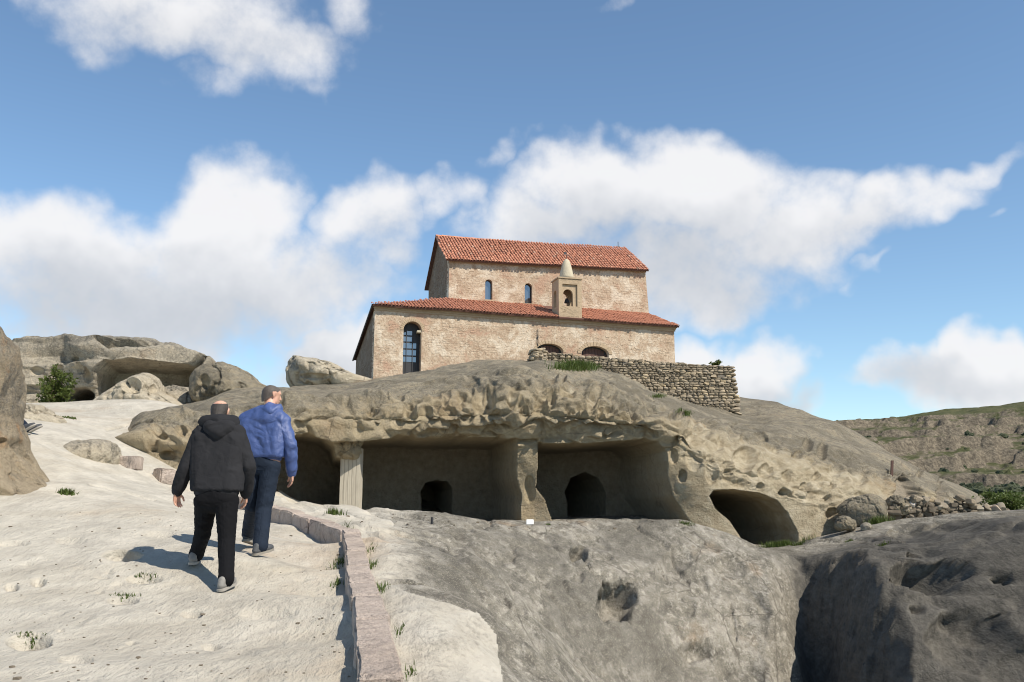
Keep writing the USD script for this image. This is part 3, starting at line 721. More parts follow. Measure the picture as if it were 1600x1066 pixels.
# ------------------------------------------------------------------ church
def wall_mat(name, dull=1.0):
    g = G(); geo = g.add('geometry'); pos = geo + '.position'
    big, mid, fin = g.noise(0.33, 5, 0.65, pos, 0.5), g.noise(1.6, 7, 0.7, pos, 0.4), g.noise(9, 8, 0.72, pos)
    r = geo + '.random_per_island'
    bed = g.noise(1.0, 6, 0.65, g.add('mapping', dict(scale=(0.8, 0.8, 5.0)), vector=pos) + '.vector')
    stone = g.ramp(r, [(0, (0.30, 0.215, 0.145)), (0.2, (0.47, 0.375, 0.27)), (0.45, (0.40, 0.29, 0.20)), (0.62, (0.55, 0.47, 0.37)), (0.8, (0.36, 0.235, 0.16)), (1, (0.50, 0.41, 0.30))])
    brick = g.ramp(r, [(0, (0.28, 0.14, 0.10)), (0.5, (0.42, 0.24, 0.175)), (1, (0.36, 0.19, 0.135))])
    zone = g.rng(g.math('add', mid, g.math('multiply', g.math('subtract', r, 0.5), 0.5)), 0.46, 0.60)
    zone = g.math('multiply', zone, g.rng(big, 0.42, 0.56, 0.2, 1.0))
    c = g.mix(zone, stone, brick)
    mort = g.mix(fin, (0.40, 0.32, 0.235), (0.64, 0.545, 0.42))
    k = g.rng(g.math('add', g.math('multiply', mid, 0.6), g.math('multiply', fin, 0.7)), 0.57, 0.76, 0.12, 0.88)
    c = g.mix(k, c, mort)
    blot = g.noise(0.8, 6, 0.66, pos, 0.6)
    c = g.mix(g.rng(blot, 0.53, 0.61, 0, 0.72), c, g.mix(fin, (0.50, 0.44, 0.345), (0.66, 0.60, 0.50)))
    c = g.mix(g.rng(blot, 0.47, 0.38, 0, 0.7), c, g.mix(fin, (0.30, 0.185, 0.125), (0.44, 0.27, 0.19)))
    c = g.mix(g.rng(bed, 0.56, 0.72, 0, 0.35), c, (0.20, 0.13, 0.085))
    c = g.mix(g.rng(fin, 0.42, 0.25, 0, 0.6), c, (0.16, 0.11, 0.075))
    if dull < 1: c = g.mix(0.85, c, g.mix(fin, (0.06, 0.041, 0.028), (0.15, 0.098, 0.064)))  # west side: browner brick, with its shade mixed into the colour
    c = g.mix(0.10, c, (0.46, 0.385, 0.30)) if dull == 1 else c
    c = g.mix(1.0, c, (0.97, 0.945, 0.93), 'multiply')
    n = g.bump(fin, 0.8, 0.05); n = g.bump(g.noise(40, 4, 0.7, pos), 0.6, 0.012, n)
    return g.done(name, c, 0.92, n, specular_ior_level=0.2)
WALL = wall_mat('church_masonry')
WALL_SHADED = wall_mat('west_masonry_shaded', 0.45)  # brick-brown copy of the masonry, darkened to paint in the west side's shade
BRICK = simple('turret_brick', (0.36, 0.275, 0.185), 0.9, 0.3, 6, 0.02, 30, specular_ior_level=0.2)
PLASTER = simple('turret_plaster', (0.40, 0.355, 0.265), 0.9, 0.25, 4, 0.02, 20, specular_ior_level=0.2)


def tile_mat(name, island):
    g = G(); geo = g.add('geometry'); pos = geo + '.position'
    r = (geo + '.random_per_island') if island else (g.add('object_info') + '.random')
    c = g.ramp(r, [(0, (0.38, 0.145, 0.085)), (0.25, (0.52, 0.215, 0.125)), (0.5, (0.45, 0.175, 0.10)), (0.75, (0.57, 0.27, 0.165)), (0.92, (0.28, 0.11, 0.07)), (1, (0.54, 0.33, 0.23))])
    n = g.noise(5, 6, 0.7, pos)
    c = g.mix(g.rng(n, 0.52, 0.72, 0, 0.45), c, (0.24, 0.12, 0.08))
    c = g.mix(0.15, c, (0.46, 0.30, 0.21))
    c = g.mix(g.rng(g.noise(17, 4, 0.7, pos), 0.60, 0.72, 0, 0.5), c, (0.09, 0.06, 0.045))
    return g.done(name, c, 0.85, g.bump(n, 0.4, 0.02), specular_ior_level=0.25)
TILE, TILES = tile_mat('roof_tile', False), tile_mat('roof_tiles', True)
UNDER = simple('roof_bed', (0.10, 0.045, 0.03), 0.9, 0.4, 6)
IRON = simple('black_iron', (0.018, 0.018, 0.02), 0.55, 0.2, 20)
WOOD = simple('brown_wood', (0.085, 0.042, 0.03), 0.75, 0.35, 14, 0.01)
DARK = simple('dark_room', (0.03, 0.027, 0.024), 0.95)
def glass_mat():
    g = G()
    a = g.add('diffuse_bsdf', dict(color=(0.05, 0.06, 0.07)))
    b = g.add('glossy_bsdf', dict(color=(0.85, 0.9, 0.95), roughness=0.06))
    m = g.add('mix_closure', dict(fac=0.22), closure1=a + '.BSDF', closure2=b + '.BSDF')
    return usdkit.material(stage, '/World/Looks/sky_glass', g.n, g.l, surface=m + '.closure')
GLASS = glass_mat()

TH = math.radians(16.0)
C0 = P(583, 588, 45.0)
AX, AY = np.array([math.cos(TH), math.sin(TH), 0]), np.array([-math.sin(TH), math.cos(TH), 0])
EYE = np.array([0, 0, E])


def FP(u, v, off=0.0):
    """pixel -> (X, Z) on the church's front plane moved back by off"""
    d = P(u, v, 1.0) - EYE
    o = C0 + AY * off
    t = np.dot(o - EYE, AY) / np.dot(d, AY)
    q = EYE + t * d - C0
    return np.array([np.dot(q, AX), q[2]])


def box(x0, x1, y0, y1, z0, z1):
    m = trimesh.creation.box([x1 - x0, y1 - y0, z1 - z0]); m.apply_translation([(x0 + x1) / 2, (y0 + y1) / 2, (z0 + z1) / 2]); return m


def bar(a, b, w, d=None, n=4):
    """a tapered-less bar or rod from a to b"""
    a, b = np.asarray(a, float), np.asarray(b, float)
    m = trimesh.creation.cylinder(radius=w, segment=[a, b], sections=n)
    return m


def wall_xz(poly, y0, thick):
    """polygon in (X, Z) -> slab from y0 to y0 + thick"""
    m = trimesh.creation.extrude_polygon(poly, thick, engine='earcut')
    v = m.vertices.copy()
    m.vertices = np.stack([v[:, 0], y0 + thick - v[:, 2], v[:, 1]], 1)
    return m


def arch(x0, x1, z0, z1, n=10, rise=None):
    r = (x1 - x0) / 2; h = r if rise is None else rise
    return Polygon([(x0, z0), (x1, z0)] + [((x0 + x1) / 2 + r * math.cos(t), z1 - h + h * math.sin(t)) for t in np.linspace(0, math.pi, n)])


rs = random.Random(4)


def masonry(poly, y0, hmin, hmax, wmin, wmax, proud=(0.004, 0.03), along=0, seed=0, gap=0.012, skip=.3):
    """a skin of uneven stones set proud of a wall face. poly in (s, Z); along 0: s = X, face looks to -Y at y0; along 1: s = Y, face looks to -X at x = y0."""
    r = random.Random(seed); V, Fc, n = [], [], 0
    x0, z0, x1, z1 = poly.bounds
    inner = poly.buffer(-0.02)
    z = z0
    while z < z1:
        h = r.uniform(hmin, hmax); x = x0 - r.uniform(0, wmax)
        while x < x1:
            w = r.uniform(wmin, wmax) * (1 if r.random() > .15 else .55)
            g = gap * r.uniform(.4, 1.6)
            a, b, c, d = x + g, x + w - g, z + g, z + h - g
            x += w
            if b - a < .03 or r.random() < skip or not inner.contains(shapely.box(a, c, b, d)): continue
            p = r.uniform(*proud); j = lambda s=.026: r.uniform(-s, s)
            outer = [(a + j(), c + j()), (b + j(), c + j()), (b + j(), d + j()), (a + j(), d + j())]
            k = .018
            face = [(outer[0][0] + k, outer[0][1] + k), (outer[1][0] - k, outer[1][1] + k), (outer[2][0] - k, outer[2][1] - k), (outer[3][0] + k, outer[3][1] - k)]
            pts = [(s, y0 + .02, t) for s, t in outer] + [(s, y0 - p + j(.006), t) for s, t in face]
            if along: pts = [(y, s, t) for s, y, t in pts]
            V += pts
            q = [(4, 5, 6, 7), (0, 1, 5, 4), (1, 2, 6, 5), (2, 3, 7, 6), (3, 0, 4, 7)]
            if along: q = [f[::-1] for f in q]
            Fc += [[i + n for i in f] for f in q]; n += 8
        z += h
    return np.array(V), np.array([t for f in Fc for t in (f[:3], [f[0], f[2], f[3]])])


def tile_shape(w0, w1, ln, th=0.018, n=6):
    """a curved cover tile along +y, wider at the lower end"""
    V = []
    for yy, w in ((0, w0), (ln, w1)):
        for rr in (w / 2, w / 2 - th):
            for t in np.linspace(0, math.pi, n): V.append((rr * math.cos(t), yy, rr * math.sin(t) * 0.85))
    f = []
    for i in range(n - 1):
        f += [(i, i + 1, 2 * n + i + 1, 2 * n + i)[::-1], (i, i + 1, n + i + 1, n + i)]
    return np.array(V), np.array([t for q in f for t in (q[:3], (q[0], q[2], q[3]))])


def build_church():
    t = thing('church', 'old stone church with two red tiled roofs on the rock top', 'church', C0)
    UsdGeom.Xformable(t).AddRotateZOp().Set(math.degrees(TH))
    Zb = -1.6
    eL, eR = FP(587, 478), FP(1054, 512)
    L = FP(1054, 540)[0]
    # depth of the west wall, from its far corner
    D = min(np.linspace(4, 16, 200), key=lambda d: abs(UV(C0 + AY * d + [0, 0, 6])[0] - 559.5))
    zl, zr = eL[1], eR[1]
    zback = min(np.linspace(2, 12, 300), key=lambda z: abs(UV(C0 + AY * D + [0, 0, z])[1] - 563))
    # openings in the front wall
    d0, d1 = FP(629, 585), FP(659, 503)
    door = arch(d0[0], d1[0], d0[1], d1[1])
    a0, a1 = FP(838, 570), FP(880, 538); g1 = arch(a0[0], a1[0], a0[1], a1[1], rise=.42)
    b0, b1 = FP(909, 575), FP(951, 542); g2 = arch(b0[0], b1[0], b0[1], b1[1], rise=.42)
    front = Polygon([(0, Zb), (L, Zb), (L, zr), (0, zl)])
    w = obj('wall', wall_xz(front.difference(shapely.union_all([door, g1, g2])), 0, .7), WALL, t)
    tag(w, 'long lower front wall of mixed stone and brick')
    obj_stuff(masonry(front.difference(shapely.union_all([door.buffer(.16), g1.buffer(.14), g2.buffer(.14)])), 0, .07, .19, .10, .42, proud=(.001, .012), seed=1), WALL, w)
    # west wall: a quadrilateral falling to the back
    wp = Polygon([(.7, Zb), (D, Zb), (D, zback), (.7, zl - (zl - zback) * .7 / D)])
    m = trimesh.creation.extrude_polygon(wp, .7, engine='earcut'); v = m.vertices.copy(); m.vertices = np.stack([v[:, 2], v[:, 0], v[:, 1]], 1)
    w2 = obj('wall', m, WALL_SHADED, t)
    obj_stuff(masonry(Polygon([(.0, Zb), (D, Zb), (D, zback), (0, zl)]), 0, .07, .19, .10, .42, proud=(.001, .012), along=1, seed=2), WALL_SHADED, w2)
    obj('wall', box(.7, L, D - .7, D, Zb, zback), WALL, t)
    obj('wall', box(L - .7, L, .7, D - .7, Zb, zr), WALL, t)
    # brick ring round the door head and the gates: each wedge is a part of the wall
    for pol, n, zz in ((door, 17, .17), (g1, 15, .15), (g2, 15, .22)):
        x0, z0, x1, z1 = pol.bounds; r = (x1 - x0) / 2; rise = r if pol is door else .42; cx, cz = (x0 + x1) / 2, z1 - rise
        for i in range(n):
            ts = [math.pi * (i + .06) / n, math.pi * (i + .94) / n]
            ring = [(cx + (r + e) * math.cos(q), cz + (rise + e) * math.sin(q)) for q, e in ((ts[0], 0.005), (ts[0], zz + rs.uniform(-.03, .04)), (ts[1], zz + rs.uniform(-.03, .04)), (ts[1], 0.005))]
            obj('arch_brick', wall_xz(Polygon(ring), -.02 - rs.uniform(0, .015), .3), BRICK, w)
    # dark floor and ceiling of the room keep the light out
    # doors
    dd = obj('door', wall_xz(arch(d0[0] - .02, d1[0] + .02, d0[1] - .02, d1[1] + .02), .48, .05), IRON, t)
    tag(dd, 'tall arched black iron door with small square panes')
    wd = (d1[0] - d0[0]); hz = d1[1] - d0[1]
    xs = [d0[0] + wd * k for k in (.02, .22, .27, .56, .62, .80)]
    for r_, (z0, z1) in enumerate([(.26, .355), (.385, .485), (.515, .615), (.645, .735), (.765, .845)]):
        for c in range(3):
            if c == 2 and r_ == 3: continue
            xa, xb = xs[2 * c], xs[2 * c + 1]
            if r_ == 4 and c == 2: continue
            za, zb = d0[1] + hz * z0, d0[1] + hz * z1
            obj('pane', wall_xz(Polygon([(xa, za), (xb, za), (xb, zb - (.06 if r_ == 4 and c == 0 else 0)), (xa, zb - (.12 if r_ == 4 and c == 0 else 0))]), .468, .02), GLASS, dd)
    for k in (.0, .245, .59, .84, .98):
        x = d0[0] + wd * k; obj('bar', box(x - .02, x + .02, .44, .479, d0[1], d0[1] + hz * (.86 if k in (.0, .98) else .93)), IRON, dd)
    obj('ledge', box(d1[0] - .22, d1[0] + .10, .02, .42, d0[1] + hz * .80, d0[1] + hz * .84), PLASTER, w)
    obj('step', box(d0[0] - .15, d1[0] + .2, -.32, .4, d0[1] - .42, d0[1] - .02), WALL, t)
    for g_ in (g1, g2):
        x0, z0, x1, z1 = g_.bounds; r = (x1 - x0) / 2
        gt = obj('gate', wall_xz(arch(x0 - .02, x1 + .02, z0 - .8, z1 + .01, rise=.42), .30, .05), IRON, t)
        n = 9
        for i in range(n):
            xa, xb = x0 + (x1 - x0) * i / n + .008, x0 + (x1 - x0) * (i + 1) / n - .008
            xm = max(abs(xa - (x0 + x1) / 2), abs(xb - (x0 + x1) / 2)); top = z1 - .42 + .42 * math.sqrt(max(0, 1 - (xm / r) ** 2)) - .07
            if top > z0 - .7: obj('plank', box(xa, xb, .27, .299, z0 - .8, top), WOOD, gt)
    # cornice
    def strip(xa, za, xb, zb, y0, y1, h):
        m = box(0, 1, y0, y1, 0, 1); v = m.vertices.copy(); s = v[:, 0]; m.vertices = np.stack([xa + (xb - xa) * s, v[:, 1], za + (zb - za) * s - h + h * v[:, 2]], 1); return m
    obj('cornice', strip(-.08, zl + .03, L + .08, zr + .03, -.10, -.003, .16), BRICK, t)
    obj('cornice', strip(-.05, zl - .132, L + .05, zr - .132, -.05, -.003, .10), BRICK, t)
    # nave
    NO = 3.0; ND = 6.2
    n0, n1 = FP(702, 404, NO), FP(1008, 420, NO)
    bl = FP(701, 467, NO); br = FP(1014, 490, NO)
    x0, x1 = n0[0], n1[0]; xl, xr = bl[0], br[0] + .0
    zt0, zt1 = n0[1], n1[1]
    win = []
    for (ul, ur, vt, vb) in ((758, 769.5, 437, 468), (820, 831.5, 443, 474)):
        p0, p1 = FP(ul, vb, NO), FP(ur, vt, NO); win.append(arch(p0[0], p1[0], p0[1], p1[1]))
    nf = Polygon([(xl - .02, bl[1] - 2.5), (xr + .05, br[1] - 2.5), (xr, br[1]), (x1, zt1), (x0, zt0), (xl, bl[1])])
    nw = obj('wall', wall_xz(nf.difference(shapely.union_all(win)), NO, .6), WALL, t)
    tag(nw, 'upper nave wall of pale and reddish stone with two slit windows')
    obj_stuff(masonry(nf.difference(shapely.union_all([q.buffer(.10) for q in win])), NO, .07, .19, .10, .42, proud=(.001, .012), seed=3), WALL, nw)
    for q in win:
        a, b, c, d = q.bounds
        wi = obj('window', wall_xz(arch(a - .03, c + .03, b - .03, d + .03).difference(arch(a + .05, c - .05, b + .05, d - .05)), NO + .22, .05), IRON, t)
        obj('pane', wall_xz(arch(a + .03, c - .03, b + .03, d - .03), NO + .24, .01), GLASS, wi)
        obj('sill', box(a - .06, c + .06, NO - .05, NO + .2, b - .09, b - .005), BRICK, wi)
    # gable: west end
    zr0 = FP(683, 372, NO + ND / 2)[1]
    gb = Polygon([(NO + .6, bl[1] - 2.5), (NO + ND, bl[1] - 2.5), (NO + ND, zt0 - .15), (NO + ND / 2, zr0), (NO + .6, zt0 + (zr0 - zt0) * .6 / (ND / 2))])
    m = trimesh.creation.extrude_polygon(gb, .6, engine='earcut'); v = m.vertices.copy(); m.vertices = np.stack([x0 + v[:, 2], v[:, 0], v[:, 1]], 1)
    gw = obj('wall', m, WALL_SHADED, t)
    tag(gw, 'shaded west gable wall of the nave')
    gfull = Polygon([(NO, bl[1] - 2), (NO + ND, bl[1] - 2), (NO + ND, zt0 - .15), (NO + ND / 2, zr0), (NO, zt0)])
    obj_stuff(masonry(gfull, x0, .07, .19, .10, .42, proud=(.001, .012), along=1, seed=5), WALL_SHADED, gw)
    zr1 = FP(985, 397, NO + ND / 2)[1]
    obj('wall', box(x0 + .6, x1, NO + ND - .6, NO + ND, bl[1] - 2.5, zt1 - .2), WALL, t)
    gbr = Polygon([(NO + .6, br[1] - 2.5), (NO + ND - .6, br[1] - 2.5), (NO + ND - .6, zt1), (NO + ND / 2, zr1 - .1), (NO + .6, zt1)])
    m = trimesh.creation.extrude_polygon(gbr, .6, engine='earcut'); v = m.vertices.copy(); m.vertices = np.stack([x1 - .62 + v[:, 2], v[:, 0], v[:, 1]], 1)
    obj('wall', m, WALL, t)
    obj('cornice', strip(x0 - .06, zt0 + .0, x1 + .06, zt1 + .0, NO - .12, NO - .003, .14), BRICK, t)
    obj('cornice', strip(x0 - .04, zt0 - .142, x1 + .04, zt1 - .142, NO - .06, NO - .003, .10), BRICK, t)

    budget = [300]

    def roof(name, label, quad, hip=True, ycut=None):
        """quad: eave left, eave right, top right, top left (local). Tiled slope with single tiles"""
        A, B, C, Dq = [np.array(q, float) for q in quad]
        nrm = np.cross(B - A, Dq - A); nrm /= np.linalg.norm(nrm)
        if nrm[2] < 0: nrm = -nrm
        ns, nt = 40, 8
        S, T_ = np.meshgrid(np.linspace(0, 1, ns), np.linspace(0, 1, nt))
        top = ((A + (B - A) * S[..., None]) * (1 - T_[..., None]) + (Dq + (C - Dq) * S[..., None]) * T_[..., None])
        sag = .05 * sfbm(top * .5 + 3, 3, 81)
        top = top + nrm * sag[..., None]
        low = top - nrm * .09
        f = grid_faces(nt, ns); k = nt * ns
        edge = np.concatenate([np.arange(ns), np.arange(1, nt) * ns + ns - 1, (nt - 1) * ns + np.arange(ns - 2, -1, -1), np.arange(nt - 2, 0, -1) * ns])
        e2 = np.roll(edge, -1)
        side = np.vstack([np.stack([edge, edge + k, e2 + k], 1), np.stack([edge, e2 + k, e2], 1)])
        rf = obj(name, (np.vstack([top.reshape(-1, 3), low.reshape(-1, 3)]), np.vstack([f, f[:, ::-1] + k, side])), UNDER, t)
        tag(rf, label)
        eave = B - A; le = np.linalg.norm(eave); ex = eave / le
        up = np.cross(nrm, ex); up *= np.sign(np.dot(up, Dq - A))
        hgt = np.dot(Dq - A, up)
        pitch, ln = 0.178, 0.36
        rows_, cols_ = int(math.ceil(hgt / (ln * .86))), int(le / pitch)
        sl, sr = np.dot(Dq - A, ex) / hgt, np.dot(C - B, ex) / hgt
        rest = []
        shape, tf = tile_shape(.148, .122, ln)
        for r in range(rows_):
            for c in range(cols_ + 1):
                h0 = r * ln * .86 - .05
                s0 = c * pitch + .03
                if s0 < sl * h0 + .0 or s0 > le + sr * h0 - .0 or h0 + ln * .5 > hgt: continue
                jx, jy, ja = rs.gauss(0, .010), rs.gauss(0, .022), rs.gauss(0, .028)
                ca, sa = math.cos(ja), math.sin(ja)
                v = shape.copy()
                v = np.stack([v[:, 0] * ca - v[:, 1] * sa, v[:, 0] * sa + v[:, 1] * ca, v[:, 2] + .022 - v[:, 1] * .045], 1)
                s_ = s0 + jx + v[:, 0]; h_ = h0 + jy + v[:, 1]
                base = A + ex * (s0) + up * (h0 + .2)
                sg = .05 * float(sfbm(base[None] * .5 + 3, 3, 81)[0])
                pv = A + ex * s_[:, None] + up * h_[:, None] + nrm * (v[:, 2] + sg + rs.uniform(-.006, .008))[:, None]
                if ycut and ycut[0] < s0 < ycut[1]: continue
                if budget[0] > 0 and (name == 'roof' and (r + c) % 2 == 0):
                    budget[0] -= 1; obj('tile', (pv, tf), TILE, rf)
                else: rest.append((pv, tf))
        # pan tiles: shallow channels between the covers, one band per column
        for c in range(cols_):
            s0 = (c + .5) * pitch + .03
            if s0 < sl * 0 or s0 > le: continue
        if rest: tag(obj('roof_tiles', cat_mesh(rest), TILES, rf), kind='stuff')
        return rf
    ov = .28
    sl_ = (zr0 - zt0) / (ND / 2)
    rt = roof('roof', 'steep red tiled roof of the nave', [(x0 - .22, NO - ov, zt0 + .05 - sl_ * ov), (x1 + .12, NO - ov, zt1 + .05 - sl_ * ov), (x1 + .12, NO + ND / 2, zr1 + .12), (x0 - .22, NO + ND / 2, zr0 + .12)])
    roofb = obj('roof', np_slab([(x0 - .22, NO + ND / 2 + .003, zr0 + .12), (x1 + .12, NO + ND / 2 + .003, zr1 + .12), (x1 + .12, NO + ND + ov, zt1 - .35), (x0 - .22, NO + ND + ov, zt0 - .35)], .09), UNDER, t)
    # ridge tiles
    nr = 34
    for i in range(nr):
        a, b = i / nr, (i + 1.12) / nr
        pa = np.array([x0 - .2 + (x1 - x0 + .3) * a, NO + ND / 2, zr0 + .13 + (zr1 - zr0) * a]); ln = (x1 - x0 + .3) * (b - a)
        v, f = tile_shape(.24, .2, ln)
        obj('ridge_tile', (np.stack([pa[0] + v[:, 1], pa[1] - v[:, 0], pa[2] + v[:, 2] - .02 + rs.uniform(-.012, .012) + (zr1 - zr0) / (x1 - x0) * v[:, 1]], 1), f[:, ::-1]), TILE, rt)
    # aisle roof with hips at both ends
    sx0, sx1 = FP(873, 500, -.1)[0], FP(910, 500, -.1)[0]
    ef0, ef1 = (-.18, -.30, zl + .03), (L + .18, -.30, zr + .03)
    roof('aisle_roof', 'low red tiled roof along the front aisle', [ef0, ef1, (xr + .02, NO, br[1] + .0), (xl - .02, NO, bl[1] + .0)], ycut=(sx0 + .15, sx1 + .2))
    obj('roof', np_slab([(-.183, -.30, zl + .03), (xl - .023, NO, bl[1]), (xl - .023, NO + ND, bl[1]), (-.183, D + .2, zback + .05)], .09), UNDER, t)
    obj('roof', np_slab([(L + .183, -.30, zr + .03), (xr + .023, NO, br[1]), (xr + .023, NO + ND, br[1]), (L + .183, D + .2, zback + .05)], .09), UNDER, t)
    obj('roof', np_slab([(-.18, D + .203, zback + .05), (L + .18, D + .203, zback + .05), (xr, NO + ND + .003, bl[1]), (xl, NO + ND + .003, bl[1])], .09), UNDER, t)
    # verge board on the west edge, dark
    obj('verge', bar((-.17, -.29, zl - .02), (-.17, D + .2, zback), .05, n=6), IRON, t)
    # bell turret on the eaves
    TY = -.12
    q0, q1 = FP(873.5, 503, TY), FP(908.5, 437, TY)
    xa, xb, za, zb = q0[0], q1[0], q0[1], q1[1]; dep = 1.15
    o0, o1 = FP(881, 478, TY), FP(896, 452, TY)
    pz0, pz1 = FP(879, 478, TY), FP(902, 445, TY)
    opn = arch(o0[0], o1[0], o0[1], o1[1])
    panel = shapely.box(pz0[0], pz0[1], pz1[0], pz1[1])
    tw = obj('bell_turret', wall_xz(shapely.box(xa, za, xb, zb).difference(panel), TY, .14), BRICK, t)
    tag(tw, 'small brick bell turret with a rounded cone on top')
    obj('turret_wall', wall_xz(panel.difference(opn), TY + .10, .16), BRICK, tw)
    obj_stuff(masonry(shapely.box(xa, za, xb, zb).difference(panel), TY, .055, .07, .2, .3, proud=(.002, .012), seed=8, gap=.006, skip=0), BRICK, tw)
    so = arch(.42, .86, o0[1], o1[1])
    side = shapely.box(.14, za, dep, zb)
    for xx_ in (xa, xb - .16):
        m = trimesh.creation.extrude_polygon(shapely.box(TY + .14, za, TY + dep, zb).difference(shapely.affinity.translate(so, TY, 0)), .16, engine='earcut'); v = m.vertices.copy(); m.vertices = np.stack([xx_ + v[:, 2], v[:, 0], v[:, 1]], 1)
        obj('turret_wall', m, BRICK, tw)
    obj('turret_wall', wall_xz(shapely.box(xa + .16, za, xb - .16, zb).difference(opn), TY + dep - .16, .16), BRICK, tw)
    obj('turret_cap', box(xa - .05, xb + .05, TY - .05, TY + dep + .05, zb + .003, zb + .07), BRICK, tw)
    cx, cy = (xa + xb) / 2 - .0, TY + dep / 2
    zc = FP(884, 405, TY + dep / 2)[1] - zb
    prof = np.array([(.40, .06), (.39, .2), (.35, .42), (.29, .62), (.235, .80), (.185, .92), (.135, .98), (.06, 1.03), (0, 1.035)])
    prof[:, 1] = prof[:, 1] / 1.035 * (zc - .0)
    prof[0, 1] = .072
    cone = trimesh.creation.revolve(np.vstack([[0, .072], prof]), sections=20); v = cone.vertices + np.array([cx, cy, zb]); v += .02 * sfbm(v * 3, 3, 84)[:, None] * np.array([1, 1, 0])
    obj('turret_cone', (v, cone.faces), PLASTER, tw, smooth=True)
    bell = trimesh.creation.revolve(np.array([(0, .0), (.15, .0), (.14, .05), (.10, .16), (.08, .24), (0, .28)]), sections=16); bell.apply_translation([cx, cy, o0[1] + .30])
    obj('bell', bell, IRON, tw, smooth=40)
    zt = zb + zc
    vane = cat_mesh([bar((cx, cy, zt - .05), (cx, cy, zt + .42), .018, n=5), bar((cx - .16, cy, zt + .24), (cx + .16, cy, zt + .24), .016, n=5), box(cx - .13, cx + .02, cy - .012, cy + .012, zt + .28, zt + .40)])
    obj('weather_vane', vane, IRON, tw)
    # cross on the ridge
    rc = FP(966, 393, NO + ND / 2); cxz = FP(966, 378, NO + ND / 2)
    obj('cross', cat_mesh([bar((rc[0], NO + ND / 2, rc[1] - .15), (rc[0], NO + ND / 2, cxz[1]), .018, n=5), bar((rc[0] - .12, NO + ND / 2, rc[1] + .34), (rc[0] + .12, NO + ND / 2, rc[1] + .34), .016, n=5)]), IRON, t)
    # iron rod on the wall
    r0, r1 = FP(840.5, 541, -.06), FP(840.5, 514, -.06)
    obj('iron_rod', cat_mesh([bar((r0[0], -.06, r0[1]), (r1[0], -.06, r1[1]), .018, n=5), box(r0[0] - .04, r0[0] + .04, -.08, .02, (r0[1] + r1[1]) / 2, (r0[1] + r1[1]) / 2 + .06)]), IRON, t)
    return t


def obj_stuff(mesh, mat, parent): return tag(obj('masonry', mesh, mat, parent), kind='stuff')


def np_slab(quad, th):
    q = np.array(quad, float); n = np.cross(q[1] - q[0], q[3] - q[0]); n /= np.linalg.norm(n)
    if n[2] < 0: n = -n
    v = np.vstack([q, q - n * th])
    f = [(0, 1, 2), (0, 2, 3), (4, 6, 5), (4, 7, 6)]
    for i in range(4):
        j = (i + 1) % 4; f += [(i, i + 4, j + 4), (i, j + 4, j)]
    m = trimesh.Trimesh(v, f, process=False); m.fix_normals(); return m
church = build_church()

# ------------------------------------------------------------------ dry stone wall
def stone_cage(n=2):
    m = trimesh.creation.box([2, 2, 2]).subdivide()
    v = np.array(m.vertices); L = np.linalg.norm(v, axis=1, keepdims=True)
    return v * (0.42 + 0.58 / L * 1.25) / 1.0, np.array(m.faces)
SC_V, SC_F = stone_cage()
SC_V /= np.abs(SC_V).max()


def stone(c, size, rot, rng, jit=.16):
    v = SC_V * np.asarray(size) / 2 * (1 + rng.normal(0, jit, (len(SC_V), 1)).clip(-.3, .25)) 
    ca, sa = math.cos(rot), math.sin(rot)
    return v, ca, sa


def field_mat(name, cols, rnd):
    g = G(); geo = g.add('geometry'); pos = geo + '.position'
    r = g.add('object_info') + '.random' if rnd == 'object' else geo + '.random_per_island'
    c = g.ramp(r, cols)
    n, s = g.noise(6, 7, 0.7, pos), g.noise(40, 4, 0.7, pos)
    c = g.mix(g.rng(n, 0.5, 0.72, 0, 0.6), c, (0.13, 0.115, 0.09))
    c = g.mix(g.rng(s, 0.6, 0.72, 0, 0.4), c, (0.42, 0.39, 0.33))
    nm = g.bump(n, 0.6, 0.04); nm = g.bump(s, 0.5, 0.01, nm)
    return g.done(name, c, 0.92, nm, specular_ior_level=0.2)
WCOL = [(0, (0.19, 0.155, 0.11)), (0.2, (0.29, 0.235, 0.165)), (0.4, (0.24, 0.20, 0.15)), (0.6, (0.33, 0.265, 0.18)), (0.8, (0.27, 0.225, 0.165)), (0.93, (0.36, 0.285, 0.18)), (1, (0.19, 0.165, 0.135))]
WSTONE = field_mat('wall_stone', WCOL, 'object')
WSTONES = field_mat('wall_stones', WCOL, 'island')
CORE = simple('wall_core', (0.24, 0.195, 0.14), 0.95, 0.3, 9, 0.03, 20)
WA, WB = P(832, 560, 39.0), P(1144, 573, 39.6)


